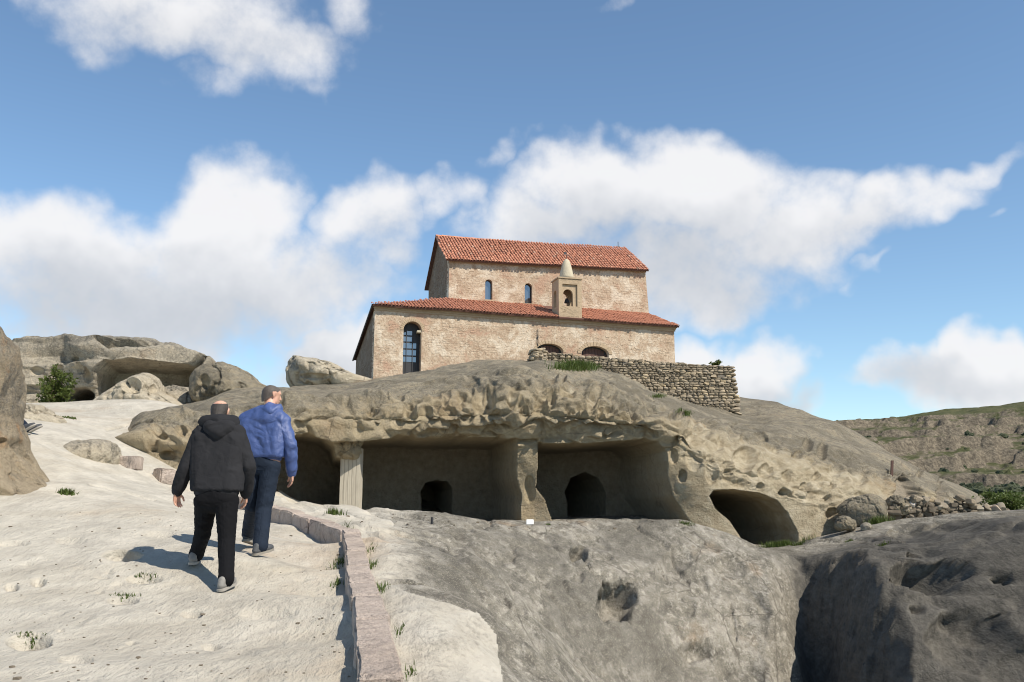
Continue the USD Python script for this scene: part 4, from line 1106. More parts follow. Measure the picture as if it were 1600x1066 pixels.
def build_stone_wall():
    rng = np.random.default_rng(8)
    t = thing('stone_wall', 'dry stone terrace wall of rounded brown stones on the rock slope', 'wall', WA)
    d = (WB - WA) * [1, 1, 0]; L = np.linalg.norm(d); ex = d / L; ey = np.array([-ex[1], ex[0], 0])
    us = [832, 860, 925, 1000, 1050, 1100, 1150]
    vt = [546, 551, 557, 563, 567, 570, 573]
    vf = [572, 576, 584, 607, 625, 642, 657]
    sx = [(u - 832) / (1144 - 832) * L for u in us]
    Y = lambda u: 39.0 + .6 * (u - 832) / 312
    zt = [P(u, v, Y(u))[2] for u, v in zip(us, vt)]; zf = [P(u, v, Y(u))[2] - .45 for u, v in zip(us, vf)]
    top = lambda s: float(np.interp(s, sx, zt)); foot = lambda s: float(np.interp(s, sx, zf))
    at = lambda s, dpt, z: ex * s + ey * dpt + np.array([0, 0, z - WA[2]])
    # the core: one slab with the wall's outline
    n = 40; ss = np.linspace(.06, L - .06, n); V, Fc = [], []
    for s in ss:
        for dp in (.07, .85):
            V += [at(s, dp, foot(s) - .3), at(s, dp, top(s) - .10)]
    for i in range(n - 1):
        a = 4 * i
        for q in ((0, 1, 5, 4), (2, 6, 7, 3), (1, 3, 7, 5), (0, 4, 6, 2)): Fc += [[a + q[0], a + q[1], a + q[2]], [a + q[0], a + q[2], a + q[3]]]
    Fc += [[0, 2, 3], [0, 3, 1], [4 * n - 4, 4 * n - 3, 4 * n - 1], [4 * n - 4, 4 * n - 1, 4 * n - 2]]
    core = obj('wall_core', (np.array(V), np.array(Fc)), CORE, t)
    stones = []
    z = min(zf) - .1
    while z < max(zt):
        h = rng.uniform(.085, .14); s = rng.uniform(-.15, .05)
        while s < L:
            w = rng.uniform(.12, .30)
            if rng.random() < .12: w *= 1.4
            mid = s + w / 2
            if z + h * .6 < top(mid) and z + h > foot(mid) and mid < L + .02:
                big = 1.0
                hh = min(h, top(mid) + .04 - z) if z + h > top(mid) else h
                stones.append((mid, z + hh / 2, w * 1.10, hh * 1.14, 0))
            s += w
        z += h * .98
    # coping row and the quoins of the right-hand end
    for s in np.arange(.1, L, .27): stones.append((s + rng.uniform(-.03, .03), top(s) - .03, rng.uniform(.27, .36), rng.uniform(.10, .14), 1))
    zz = foot(L) - .2
    while zz < top(L) - .1:
        h = rng.uniform(.16, .26); stones.append((L + .02 + .22 * (1 - (zz - foot(L)) / (top(L) - foot(L))) + rng.uniform(-.03, .05), zz + h / 2, rng.uniform(.3, .42), h, 2)); zz += h
    # the nearest and largest 300 stay single parts
    order = sorted(range(len(stones)), key=lambda i: -stones[i][2] * stones[i][3])
    single = set(order[:300]); rest = []
    for i, (s, zc, w, h, k) in enumerate(stones):
        dep = rng.uniform(.26, .36) if k == 0 else .8
        v = SC_V * (1 + rng.normal(0, .10, (len(SC_V), 1)).clip(-.2, .2)) * np.array([w, dep, h]) / 2 + rng.normal(0, .006, SC_V.shape)
        a = rng.normal(0, .09); ca, sa = math.cos(a), math.sin(a)
        v = np.stack([v[:, 0] * ca - v[:, 2] * sa, v[:, 1], v[:, 0] * sa + v[:, 2] * ca], 1)
        dp = (dep / 2 - rng.uniform(.0, .07)) if k == 0 else .4
        p = at(s, dp, zc) + ex * v[:, :1] + ey * v[:, 1:2] + np.array([0, 0, 1]) * v[:, 2:3]
        if i in single: obj('stone', (p, SC_F), WSTONE, t, smooth=50)
        else: rest.append((p, SC_F))
    if rest: tag(obj('stones', cat_mesh(rest), WSTONES, t, smooth=50), kind='stuff')
    return t
build_stone_wall()
# the broken stub at the wall's left end
def build_stub():
    rng = np.random.default_rng(18)
    o = P(840, 569, 38.6)
    t = thing('ruined_wall_stub', 'broken stub of rubble masonry before the left arched gate', 'wall', o)
    core = trimesh.creation.icosphere(2, 1.0); v = np.array(core.vertices) * [.34, .5, .42]; v[:, 2] += .25
    obj('wall_core', (v, core.faces), CORE, t)
    for i in range(60):
        a, z = rng.uniform(0, 2 * math.pi), rng.uniform(-.1, .68)
        r = np.array([.36, .5]) * (1 - .35 * max(0, z / .7) ** 2)
        v = SC_V * (1 + rng.normal(0, .1, (len(SC_V), 1))) * np.array([rng.uniform(.16, .3), .2, rng.uniform(.08, .15)]) / 2
        ca, sa = math.cos(a + math.pi / 2), math.sin(a + math.pi / 2)
        p = np.stack([v[:, 0] * ca - v[:, 1] * sa + math.cos(a) * r[0], v[:, 0] * sa + v[:, 1] * ca + math.sin(a) * r[1], v[:, 2] + z], 1)
        obj('stone', (p, SC_F), WSTONE, t, smooth=50)
build_stub()
# ------------------------------------------------------------------ finding the surface seen at a pixel
_mp = mgrid.reshape(-1, 3)
_mu, _mvv = UV(_mp)
_msel = (_mp[:, 1] < 48)
_mtree = cKDTree(np.stack([_mu[_msel], _mvv[_msel]], 1)); _mpts = _mp[_msel]
_op = _.reshape(-1, 3) if False else ov
_ou, _ovv = UV(ov); _otree = cKDTree(np.stack([_ou, _ovv], 1))


def on_rock(u, v, r=3.0):
    i = _mtree.query_ball_point([u, v], r)
    return _mpts[i[int(np.argmin(_mpts[i][:, 1]))]] if i else None


def seen(u, v):
    g_, m_ = on_ground(u, v), on_rock(u, v)
    gu, gv_ = UV(g_)
    ok = abs(gv_ - v) < 4
    if m_ is None: return g_
    if not ok: return m_
    return g_ if g_[1] < m_[1] else m_


# ------------------------------------------------------------------ kerb
KERB = rock_mat('kerb_stone', (0.54, 0.445, 0.375), (0.27, 0.23, 0.20), fine=1.2, bump=0.9, attr=False, warm=(0.42, 0.30, 0.26))
unit = trimesh.creation.box([1, 1, 1])
for _k in range(4): unit = unit.subdivide()
UB_V, UB_F = np.array(unit.vertices), np.array(unit.faces)


def block(a, b, width, height, seed, sink=.10, chip=.02, endcut=.006):
    """a rough stone block whose top centre line runs from a to b"""
    a, b = np.asarray(a, float), np.asarray(b, float)
    d = b - a; L = np.linalg.norm(d); ex = d / L
    ey = np.cross([0, 0, 1], ex); ey /= np.linalg.norm(ey); ez = np.cross(ex, ey)
    v = UB_V.copy()
    p = np.stack([(v[:, 0] + .5) * (L - 2 * endcut) + endcut, v[:, 1] * width, (v[:, 2] - .5) * (height + sink)], 1)
    q = p + seed * 3.7
    corner = (np.abs(v) > .49).sum(1)
    p += np.stack([sfbm(q * 3, 3, seed), sfbm(q * 3 + 9, 3, seed), sfbm(q * 3 + 5, 3, seed)], 1) * chip * np.array([.4, 1, .8])
    p -= np.sign(v) * ((corner >= 2) * chip * (.45 + .8 * np.abs(sfbm(q * 7, 3, seed + 1))))[:, None]
    return a + ex * p[:, :1] + ey * p[:, 1:2] + ez * p[:, 2:], UB_F


def lerp_line(pts, s):
    d = np.concatenate([[0], np.cumsum(np.linalg.norm(np.diff(pts, axis=0), axis=1))])
    return np.array([np.interp(s, d, pts[:, k]) for k in range(3)]), d[-1]


def build_kerb():
    rng = np.random.default_rng(3)
    o = curb_pts[2]
    t = thing('stone_kerb', 'pinkish stone kerb along the right edge of the pale path', 'kerb', o)
    for pts, broken, w in ((curb_pts, (), .235), (curb2_pts[:4], (), .24)):
        tot = lerp_line(pts, 0)[1]; s, i = (0.0, 0) if pts is curb_pts else (0.10, 0)
        while s < tot - .1:
            L = rng.uniform(.55, 1.15); e = min(tot, s + L)
            a, b = lerp_line(pts, s)[0], lerp_line(pts, e)[0]
            j = rng.normal(0, .008, 3)
            v, f = block(a + j, b + j, w * rng.uniform(.96, 1.06), .25, int(rng.integers(1, 900)), chip=.024)
            obj('kerb_stone', v, KERB, t, smooth=40, off=o) if False else obj('kerb_stone', (v, f), KERB, t, smooth=45, off=o)
            s = e; i += 1
    return t
build_kerb()


def blocks(name, label, u0, v0, u1, v1, Yd, w, h, seed, mat=None):
    """a loose stone block lying on the ground between two pixels of its foot"""
    a, b = on_ground(u0, v0), on_ground(u1, v1)
    a, b = a + [0, 0, h], b + [0, 0, h]
    o = (a + b) / 2
    t = tag(obj_at(name, block(a, b, w, h, seed, .12, .045), mat or KERB, o, 45), label, 'stone')
    return t


def obj_at(name, mesh, mat, o, smooth=False, prim=None):
    x = obj(name, mesh, mat, None, smooth, off=o, prim=prim)
    UsdGeom.Xformable(x).AddTranslateOp().Set(Gf.Vec3d(*map(float, o)))
    return x

blocks('kerb_block', 'first loose kerb block on the path, farthest from the walkers', 186, 726, 214, 728, 0, .3, .16, 5)
blocks('kerb_block', 'chipped kerb block beside the black hooded man\'s elbow', 244, 750, 276, 752, 0, .34, .22, 6)

# ------------------------------------------------------------------ boulders


def boulder(name, label, outline, Y, depth, mat, seed, amp=.12, sub=6, crust=.5, tilt=0.0, cat='boulder', hollow=()):
    """a rock with the given silhouette and its own thickness, standing at depth Y"""
    pts = P(*np.array(outline, float).T, Y)
    c = pts.mean(0)
    r2 = pts[:, [0, 2]] - c[[0, 2]]
    ang, rad = np.arctan2(r2[:, 1], r2[:, 0]), np.hypot(r2[:, 0], r2[:, 1])
    o = np.argsort(ang); ang, rad = ang[o], rad[o]
    ang = np.concatenate([ang - 2 * math.pi, ang, ang + 2 * math.pi]); rad = np.tile(rad, 3)
    s = trimesh.creation.icosphere(sub); d = np.array(s.vertices)
    d = np.sign(d) * np.abs(d) ** .85; d /= np.linalg.norm(d, axis=1, keepdims=True)
    h = np.hypot(d[:, 0], d[:, 2]); th = np.arctan2(d[:, 2], d[:, 0])
    R = PchipInterpolator(ang, rad)(th)
    p = np.stack([R * h * np.cos(th), depth * d[:, 1] + tilt * R * h * np.sin(th), R * h * np.sin(th)], 1) + c
    n = d.copy()
    size = rad.mean()
    dd = amp * sfbm(p * (.9 / max(size, .3)) + seed, 4, seed) + amp * .45 * sfbm(p * (3.2 / max(size, .3)) + seed, 4, seed + 1) + .012 * sfbm(p * 9, 3, seed)
    u, v = UV(p); cr = np.full(len(p), crust)
    rid = 1 - np.abs(sfbm(p * np.array([1.0, 1.0, .6]) * (1.6 / max(size, .3)) + seed * 1.7, 4, seed + 7))
    dd -= amp * .9 * sstep(.86, 1.0, rid); cr += .25 * sstep(.86, 1, rid)
    w = sfbm(p * 3, 3, seed + 4)
    for cu, cv, ru, rv, dp in hollow:
        m = np.sqrt(pit(u, v, cu, cv, ru, rv, .5 * w, 3)) * (d[:, 1] < 0)
        dd -= dp * m; cr -= .5 * m
    p = p + n * dd[:, None]
    cr += .35 * np.clip(d[:, 2], -1, 1)
    base = np.array([c[0], c[1], p[:, 2].min()])
    return tag(obj_at(name, (p, s.faces), mat, base, True, {'crust': cr}), label, cat)


boulder('foreground_rock', 'tall tan rock with orange lichen at the left edge of the path', [(20, 600), (22, 545), (8, 512), (-50, 485), (-190, 500), (-260, 640), (-260, 800), (-150, 900), (-20, 900), (62, 850), (94, 806), (68, 770), (44, 735), (30, 700), (17, 655)], 12.9, .95, LICHEN, 21, .13, 7, .25, cat='rock', hollow=[(2, 690, 10, 6, .10), (0, 590, 9, 24, .08)])
boulder('boulder', 'humped pale boulder with a round hollow in front of the overhang', [(146, 640), (175, 612), (205, 592), (228, 583), (243, 592), (252, 612), (280, 628), (300, 640), (240, 655), (180, 655)], 30.5, 1.3, PALE, 31, .12, 6, .0, hollow=[(205, 603, 16, 13, .4), (240, 615, 7, 16, .15)])
boulder('boulder', 'low flat boulder right behind the humped boulder', [(255, 625), (262, 608), (285, 605), (312, 618), (318, 640), (290, 650), (262, 645)], 32, .9, PALE, 32, .10, 5, .3)
boulder('boulder', 'dark rounded boulder at the right end of the long outcrop', [(300, 605), (310, 580), (335, 569), (368, 575), (400, 596), (425, 612), (420, 640), (340, 640), (305, 630)], 31.0, 1.4, ROCK, 33, .16, 6, .75, hollow=[(318, 596, 10, 12, .2)])
boulder('boulder', 'long pale boulder with a blunt left end beside the church', [(447, 585), (449, 566), (458, 557), (480, 560), (510, 566), (536, 576), (560, 588), (590, 596), (590, 606), (520, 610), (460, 610)], 37.0, 1.7, PALE, 34, .16, 6, .1, hollow=[(490, 588, 26, 5, .15)])
boulder('rock_ledge', 'low pale ledge of rock in the middle of the upper path', [(104, 710), (112, 694), (140, 689), (166, 688), (178, 695), (180, 720), (150, 760), (104, 760)], 18.0, .8, PALE, 40, .03, 6, .2, cat='rock')
boulder('boulder', 'pale rounded ledge of rock under the bush', [(30, 668), (35, 640), (60, 632), (78, 645), (96, 662), (90, 678), (50, 684)], 20.0, .8, PALE, 35, .08, 5, -.1)
boulder('boulder', 'big grey cracked boulder leaning on the foot of the massif', [(1310, 800), (1322, 782), (1345, 774), (1372, 776), (1385, 792), (1384, 812), (1360, 822), (1320, 818)], 27.0, .55, ROCK, 36, .05, 6, 1.0)
boulder('boulder', 'brown squared block in the grass before the cracked boulder', [(1305, 818), (1308, 812), (1330, 810), (1336, 814), (1336, 826), (1320, 829), (1306, 826)], 25.2, .3, ROCK, 37, .03, 4, .5)
boulder('boulder', 'small smooth round stone in the grass right of the squared block', [(1345, 822), (1350, 817), (1358, 818), (1362, 824), (1358, 829), (1347, 829)], 24.8, .16, PALE, 38, .01, 4, .5)
boulder('boulder', 'dark broken boulder at the left end of the rubble heap', [(1384, 793), (1390, 776), (1402, 773), (1414, 782), (1422, 792), (1410, 803), (1390, 803)], 28.5, .45, ROCK, 39, .10, 5, .6)

# rubble heap: loose stones
RUB = field_mat('rubble_stone', [(0, (0.13, 0.11, 0.08)), (0.3, (0.22, 0.18, 0.13)), (0.6, (0.18, 0.155, 0.12)), (0.85, (0.28, 0.245, 0.19)), (0.95, (0.25, 0.155, 0.105)), (1, (0.50, 0.47, 0.42))], 'object')
def rubble():
    rng = np.random.default_rng(44)
    proto = []
    for k in range(6):
        m = trimesh.creation.icosphere(2); v = np.array(m.vertices)
        n_ = rng.normal(0, 1, (9, 3)); n_ /= np.linalg.norm(n_, axis=1, keepdims=True)
        for q in n_: v = v - q * np.clip(v @ q - rng.uniform(.5, .8), 0, None)[:, None]
        proto.append((v * (1 + .06 * sfbm(v * 2 + k, 3, k))[:, None], np.array(m.faces)))
    spots = []
    for i in range(50):
        f = rng.random(); u = 1398 + 175 * f + rng.normal(0, 4)
        v = 802 - rng.random() ** .7 * (22 * math.exp(-((f - .18) / .22) ** 2) + 17 * math.exp(-((f - .6) / .15) ** 2) + 7)
        spots.append((u, v, rng.uniform(.07, .19) * (1.3 if i % 7 == 0 else 1)))
    for u, v, r in spots:
        p = P(u, v, 28.2 + 1.6 * (u - 1400) / 150 + rng.normal(0, .15))
        k = int(rng.integers(6)); vv, ff = proto[k]
        a, b = rng.uniform(0, 6.28), rng.normal(0, .4)
        Rm = trimesh.transformations.euler_matrix(b, rng.normal(0, .3), a)[:3, :3]
        q = (vv * np.array([1.25, .9, .68]) * r) @ Rm.T
        low = gh(p[0], p[1])
        o = np.array([p[0], p[1], max(p[2], low + .3 * r)])
        x = obj_at('rubble_stone', (q + o, ff), RUB, o, 40)
        tag(x, 'loose angular stone lying in the rubble heap at the foot of the massif', 'stone', 'stones of the rubble heap')
rubble()
# a fill of smaller stones that carries the heap
_rg = np.random.default_rng(46); _ms = []
for _i in range(420):
    _u = _rg.uniform(1392, 1572); _f = (_u - 1398) / 175
    _v = 806 - _rg.random() * (22 * math.exp(-((_f - .18) / .22) ** 2) + 17 * math.exp(-((_f - .6) / .15) ** 2) + 6)
    _p = P(_u, _v, 28.4 + 1.6 * (_u - 1400) / 150 + _rg.normal(0, .15)); _p[2] = max(_p[2] - .05, gh(_p[0], _p[1]))
    _ms.append((SC_V * _rg.uniform(.05, .12) * np.array([1.2, .9, .7]) * (1 + _rg.normal(0, .12, (len(SC_V), 1))) + _p, SC_F))
RUBS = field_mat('rubble_stones', [(0, (0.14, 0.115, 0.085)), (0.4, (0.23, 0.19, 0.135)), (0.8, (0.29, 0.255, 0.20)), (1, (0.18, 0.15, 0.12))], 'island')
tag(obj('small_rubble', cat_mesh(_ms), RUBS, smooth=40), 'small broken stones filling the rubble heap at the massif foot', 'rubble', kind='stuff')

def pebbles():
    rng = np.random.default_rng(91); ms = []
    for i in range(330):
        u, v = (rng.uniform(-20, 560), 800 + 266 * rng.random() ** 1.2) if i < 200 else (rng.uniform(560, 1250), rng.uniform(800, 830))
        Y = 9 if i < 200 else 24
        x0 = (u - 800) / 1400; lo, hi = 4.5, 24.0
        for _ in range(22):
            Y = (lo + hi) / 2
            q = P(u, v, Y)
            lo, hi = (Y, hi) if q[2] > gh(q[0], q[1]) else (lo, Y)
        q = P(u, v, Y); r = rng.uniform(.003, .009) * (1 + (Y > 12) * 1.2) * (2 if rng.random() < .06 else 1)
        ms.append((SC_V * r * np.array([1.2, 1, .65]) * (1 + rng.normal(0, .12, (len(SC_V), 1))) + [q[0], q[1], gh(q[0], q[1]) + r * .2], SC_F))
    tag(obj('pebbles', cat_mesh(ms), RUBS, smooth=40), 'scattered pebbles and grit lying on the pale path', 'pebbles', kind='stuff')
pebbles()

# concrete support under the rock corbel
def pillar():
    g = G(); pos = g.add('geometry') + '.position'
    n = g.noise(3, 6, .65, pos); st = g.noise(1.0, 4, .6, g.add('mapping', dict(scale=(14, 14, .7)), vector=pos) + '.vector')
    c = g.mix(n, (0.30, 0.27, 0.215), (0.42, 0.38, 0.305)); c = g.mix(g.rng(st, .58, .7, 0, .6), c, (0.20, 0.175, 0.14))
    CONC = g.done('concrete', c, .9, g.bump(st, .6, .03))
    a, b = P(529.5, 806, 25.15), P(560.5, 806, 25.15)
    top = P(545, 714, 25.15)[2]
    t = thing('concrete_pillar', 'square board-marked concrete pillar propping the cave roof', 'pillar', a)
    w = b[0] - a[0]; h = top - a[2] + .25
    for i in range(5):
        x0, x1 = w * i / 5 + (.004 if i else 0), w * (i + 1) / 5 - (.004 if i < 4 else 0)
        obj('board_face', box(x0, x1, -.006 - .004 * (i % 2), .02, -.3, h), CONC, t)
    obj('shaft', box(.003, w - .003, .021, .5, -.3, h - .003), CONC, t)
    a2 = P(527, 716, 25.1); b2 = P(564, 716, 25.1)
    boulder('rock_corbel', 'rough rock corbel resting on the concrete pillar', [(524, 700), (530, 680), (566, 680), (563, 700), (560, 715), (545, 718), (531, 715)], 25.2, .42, ROCK, 41, .06, 5, .3, cat='rock')
pillar()

# ------------------------------------------------------------------ small things
WHITE = simple('white_paint', (0.82, 0.82, 0.80), .6, .04)
p0 = on_ground(828, 820); bx = trimesh.creation.box([.21, .16, .15]); bx.apply_translation(p0 + [0, 0, .07])
m_ = manifold3d.Manifold.batch_hull([manifold3d.Manifold.sphere(.012, 8).translate([sx_ * .075, sy_ * .05, sz_ * .045]) for sx_ in (-1, 1) for sy_ in (-1, 1) for sz_ in (-1, 1)])
mm = m_.to_mesh(); tag(obj_at('white_block', (np.array(mm.vert_properties[:, :3]) + p0 + [0, 0, .06], np.array(mm.tri_verts)), WHITE, p0), 'small white block lying on the rock ledge before the rock pillar', 'block')
p0 = on_ground(675, 820)
tag(obj_at('black_peg', trimesh.creation.cylinder(radius=.025, segment=[p0 - [0, 0, .05], p0 + [0, 0, .13]], sections=8), IRON, p0), 'tiny black peg standing on the ledge before the middle cave', 'peg')
p0 = on_rock(1393, 738)
if p0 is not None:
    pst = cat_mesh([trimesh.creation.box([.075, .075, .58], trimesh.transformations.translation_matrix(p0 + [.0, 0, .18]))])
    vv_ = pst[0]; vv_[:, 0] += .12 * (vv_[:, 2] - p0[2]); 
    tag(obj_at('wooden_post', pst, WOOD, p0), 'short dark wooden post standing on the right slope of the massif', 'post')

# ------------------------------------------------------------------ people
from manifold3d import Manifold


def hull(*sph):
    return Manifold.batch_hull([Manifold.sphere(float(r), 18).translate(list(map(float, p))) for p, r in sph])


def solid(parts, length=.022, smooth_n=10):
    m = Manifold.batch_boolean(parts, manifold3d.OpType.Add).simplify(.0015).refine_to_length(length)
    me = m.to_mesh(); t = trimesh.Trimesh(np.array(me.vert_properties[:, :3]), np.array(me.tri_verts), process=True)
    v0 = np.array(t.vertices)
    trimesh.smoothing.filter_taubin(t, lamb=.5, nu=.53, iterations=smooth_n)
    d = np.array(t.vertices) - v0; L = np.linalg.norm(d, axis=1, keepdims=True)          # no vertex runs away
    t.vertices = v0 + d * np.minimum(1, .012 / np.maximum(L, 1e-9)) * (L < .05)
    return t


def fold(t, amp, scale, seed, aniso=(1, 1, 1.0)):
    v = np.array(t.vertices); n = np.array(t.vertex_normals)
    q = v * scale * np.array(aniso)
    w = 1 - 2 * np.abs(sfbm(q + 1.3 * sfbm(q * .5, 2, seed + 3)[:, None], 3, seed))
    return v + n * (amp * w)[:, None], np.array(t.faces)


def hand(wrist, direction, side_dir, back, s=1.0, curl=.45):
    """palm, four fingers and thumb; direction: where the fingers point; side_dir: towards the thumb; back: out of the back of the hand"""
    d, sd, b = (np.asarray(x, float) / np.linalg.norm(x) for x in (direction, side_dir, back))
    w = np.asarray(wrist)
    ms = [hull((w, .026), (w + d * .03 + sd * .02, .02), (w + d * .03 - sd * .02, .02)),
          hull((w + d * .03 + sd * .022, .017), (w + d * .03 - sd * .022, .016), (w + d * .088 + sd * .030, .013), (w + d * .084 - sd * .030, .012))]
    for k, (o, L) in enumerate(((.030, .068), (.010, .076), (-.010, .072), (-.029, .056))):
        a = w + d * .085 + sd * o * s
        c1 = d * math.cos(curl * .6) - b * math.sin(curl * .6); c2 = d * math.cos(curl * 1.7) - b * math.sin(curl * 1.7)
        c1 = c1 + sd * (o * 2.2); m = a + c1 * L * .52; e = m + c2 * L * .48
        ms += [hull((a - d * .01, .0095), (m, .009)), hull((m, .009), (e, .0075))]
    a = w + d * .03 + sd * .03; m = a + d * .032 + sd * .026 - b * .012; e = m + d * .033 + sd * .004 - b * .012
    ms += [hull((w + d * .02 + sd * .015, .018), (a, .014), (m, .011)), hull((m, .0105), (e, .009))]
    return ms


def head(c, face, up, r=.098):
    """skull, jaw, nose, ears, brow: face = where the face looks"""
    f, u = np.asarray(face, float), np.asarray(up, float)
    f = f / np.linalg.norm(f); u = u - f * np.dot(u, f); u /= np.linalg.norm(u); s = np.cross(f, u)
    at = lambda a, b_, c_: c + s * a + f * b_ + u * c_
    ms = [hull((at(0, -.018, .030), .088), (at(0, .030, .035), .074), (at(0, -.03, .0), .076)),
          hull((at(0, .035, .01), .066), (at(0, .060, -.085), .030), (at(.035, .03, -.065), .030), (at(-.035, .03, -.065), .030)),
          hull((at(0, .096, .02), .010), (at(0, .112, -.022), .0125)), hull((at(.016, .098, -.026), .009), (at(-.016, .098, -.026), .009)),
          hull((at(.022, .092, -.056), .008), (at(-.022, .092, -.056), .008)),
          hull((at(.045, .082, .032), .012), (at(.012, .094, .034), .011)), hull((at(-.045, .082, .032), .012), (at(-.012, .094, .034), .011))]
    for k in (1, -1):
        ms.append(hull((at(.080 * k, -.004, .022), .012), (at(.088 * k, -.016, .024), .013), (at(.082 * k, -.004, -.022), .009), (at(.090 * k, -.014, .0), .010)))
    return ms, (s, f, u)


def skin_mat():
    g = G(); pos = g.add('geometry') + '.position'; n = g.noise(18, 5, .6, pos)
    return g.done('skin', g.mix(n, (0.40, 0.215, 0.145), (0.56, 0.325, 0.235)), .55, g.bump(g.noise(90, 3, .6, pos), .3, .004), subsurface_weight=.08, subsurface_scale=.01)
SKIN = skin_mat()
HAIR = simple('dark_hair', (0.028, 0.022, 0.018), .7, .5, 60, .006, 160)
GREYHAIR = simple('greying_hair', (0.065, 0.052, 0.044), .7, .5, 60, .006, 160)


def cloth(name, col, rough, weave, var=.22, **kw):
    g = G(); pos = g.add('geometry') + '.position'
    c = g.mix(g.noise(5, 6, .65, pos), tuple(x * (1 - var) for x in col), tuple(x * (1 + var) for x in col))
    n = g.bump(g.noise(13, 4, .6, pos, .8), .45, .02); n = g.bump(g.noise(weave, 2, .5, pos), .3, .003, n)
    return g.done(name, c, rough, n, **kw)
HOOD = cloth('black_fleece', (0.019, 0.019, 0.021), .95, 300, specular_ior_level=.15)
JEANB = cloth('black_denim', (0.0045, 0.0045, 0.0055), .9, 260, specular_ior_level=.15)
BLUE = cloth('blue_nylon', (0.040, 0.068, 0.185), .55, 300, .2)
JEAN = cloth('dark_denim', (0.010, 0.016, 0.028), .88, 240, .4, specular_ior_level=.2)
SHOEG = cloth('grey_shoe', (0.17, 0.16, 0.145), .7, 120, .4)
SHOED = cloth('dark_shoe', (0.05, 0.052, 0.056), .7, 120, .3)
SOLE = simple('shoe_sole', (0.26, 0.24, 0.21), .8, .2)
SOLED = simple('dark_sole', (0.20, 0.18, 0.15), .8, .2)


def shoe(t, heel, toe, mat, sole, o, up=(0, 0, 1)):
    heel, toe = np.asarray(heel, float), np.asarray(toe, float)
    d = toe - heel; L = np.linalg.norm(d); d = d / L; u = np.asarray(up, float); u = u - d * np.dot(u, d); u /= np.linalg.norm(u); s = np.cross(d, u)
    q = lambda a, b_, c_: heel + d * a + s * b_ + u * c_
    m = solid([hull((q(.035, 0, .048), .035), (q(.055, 0, .078), .037), (q(.12, 0, .072), .037)), hull((q(.035, 0, .042), .036), (q(.19, .012, .038), .042), (q(.19, -.014, .038), .040), (q(.25, 0, .034), .030)), hull((q(.06, 0, .08), .040), (q(.20, 0, .045), .038))], .02, 6)
    x = obj('shoe', (m.vertices, m.faces), mat, t, True, off=o)
    sm = Manifold.batch_hull([Manifold.cylinder(.024, float(r), float(r), 18).transform(np.column_stack([s, d, u, q(a, b_, -.004)])) for a, b_, r in ((.035, 0, .042), (.13, 0, .038), (.19, .008, .046), (.245, 0, .036))])
    obj('sole', sm, sole, x, 40, off=None if False else o)
    return x


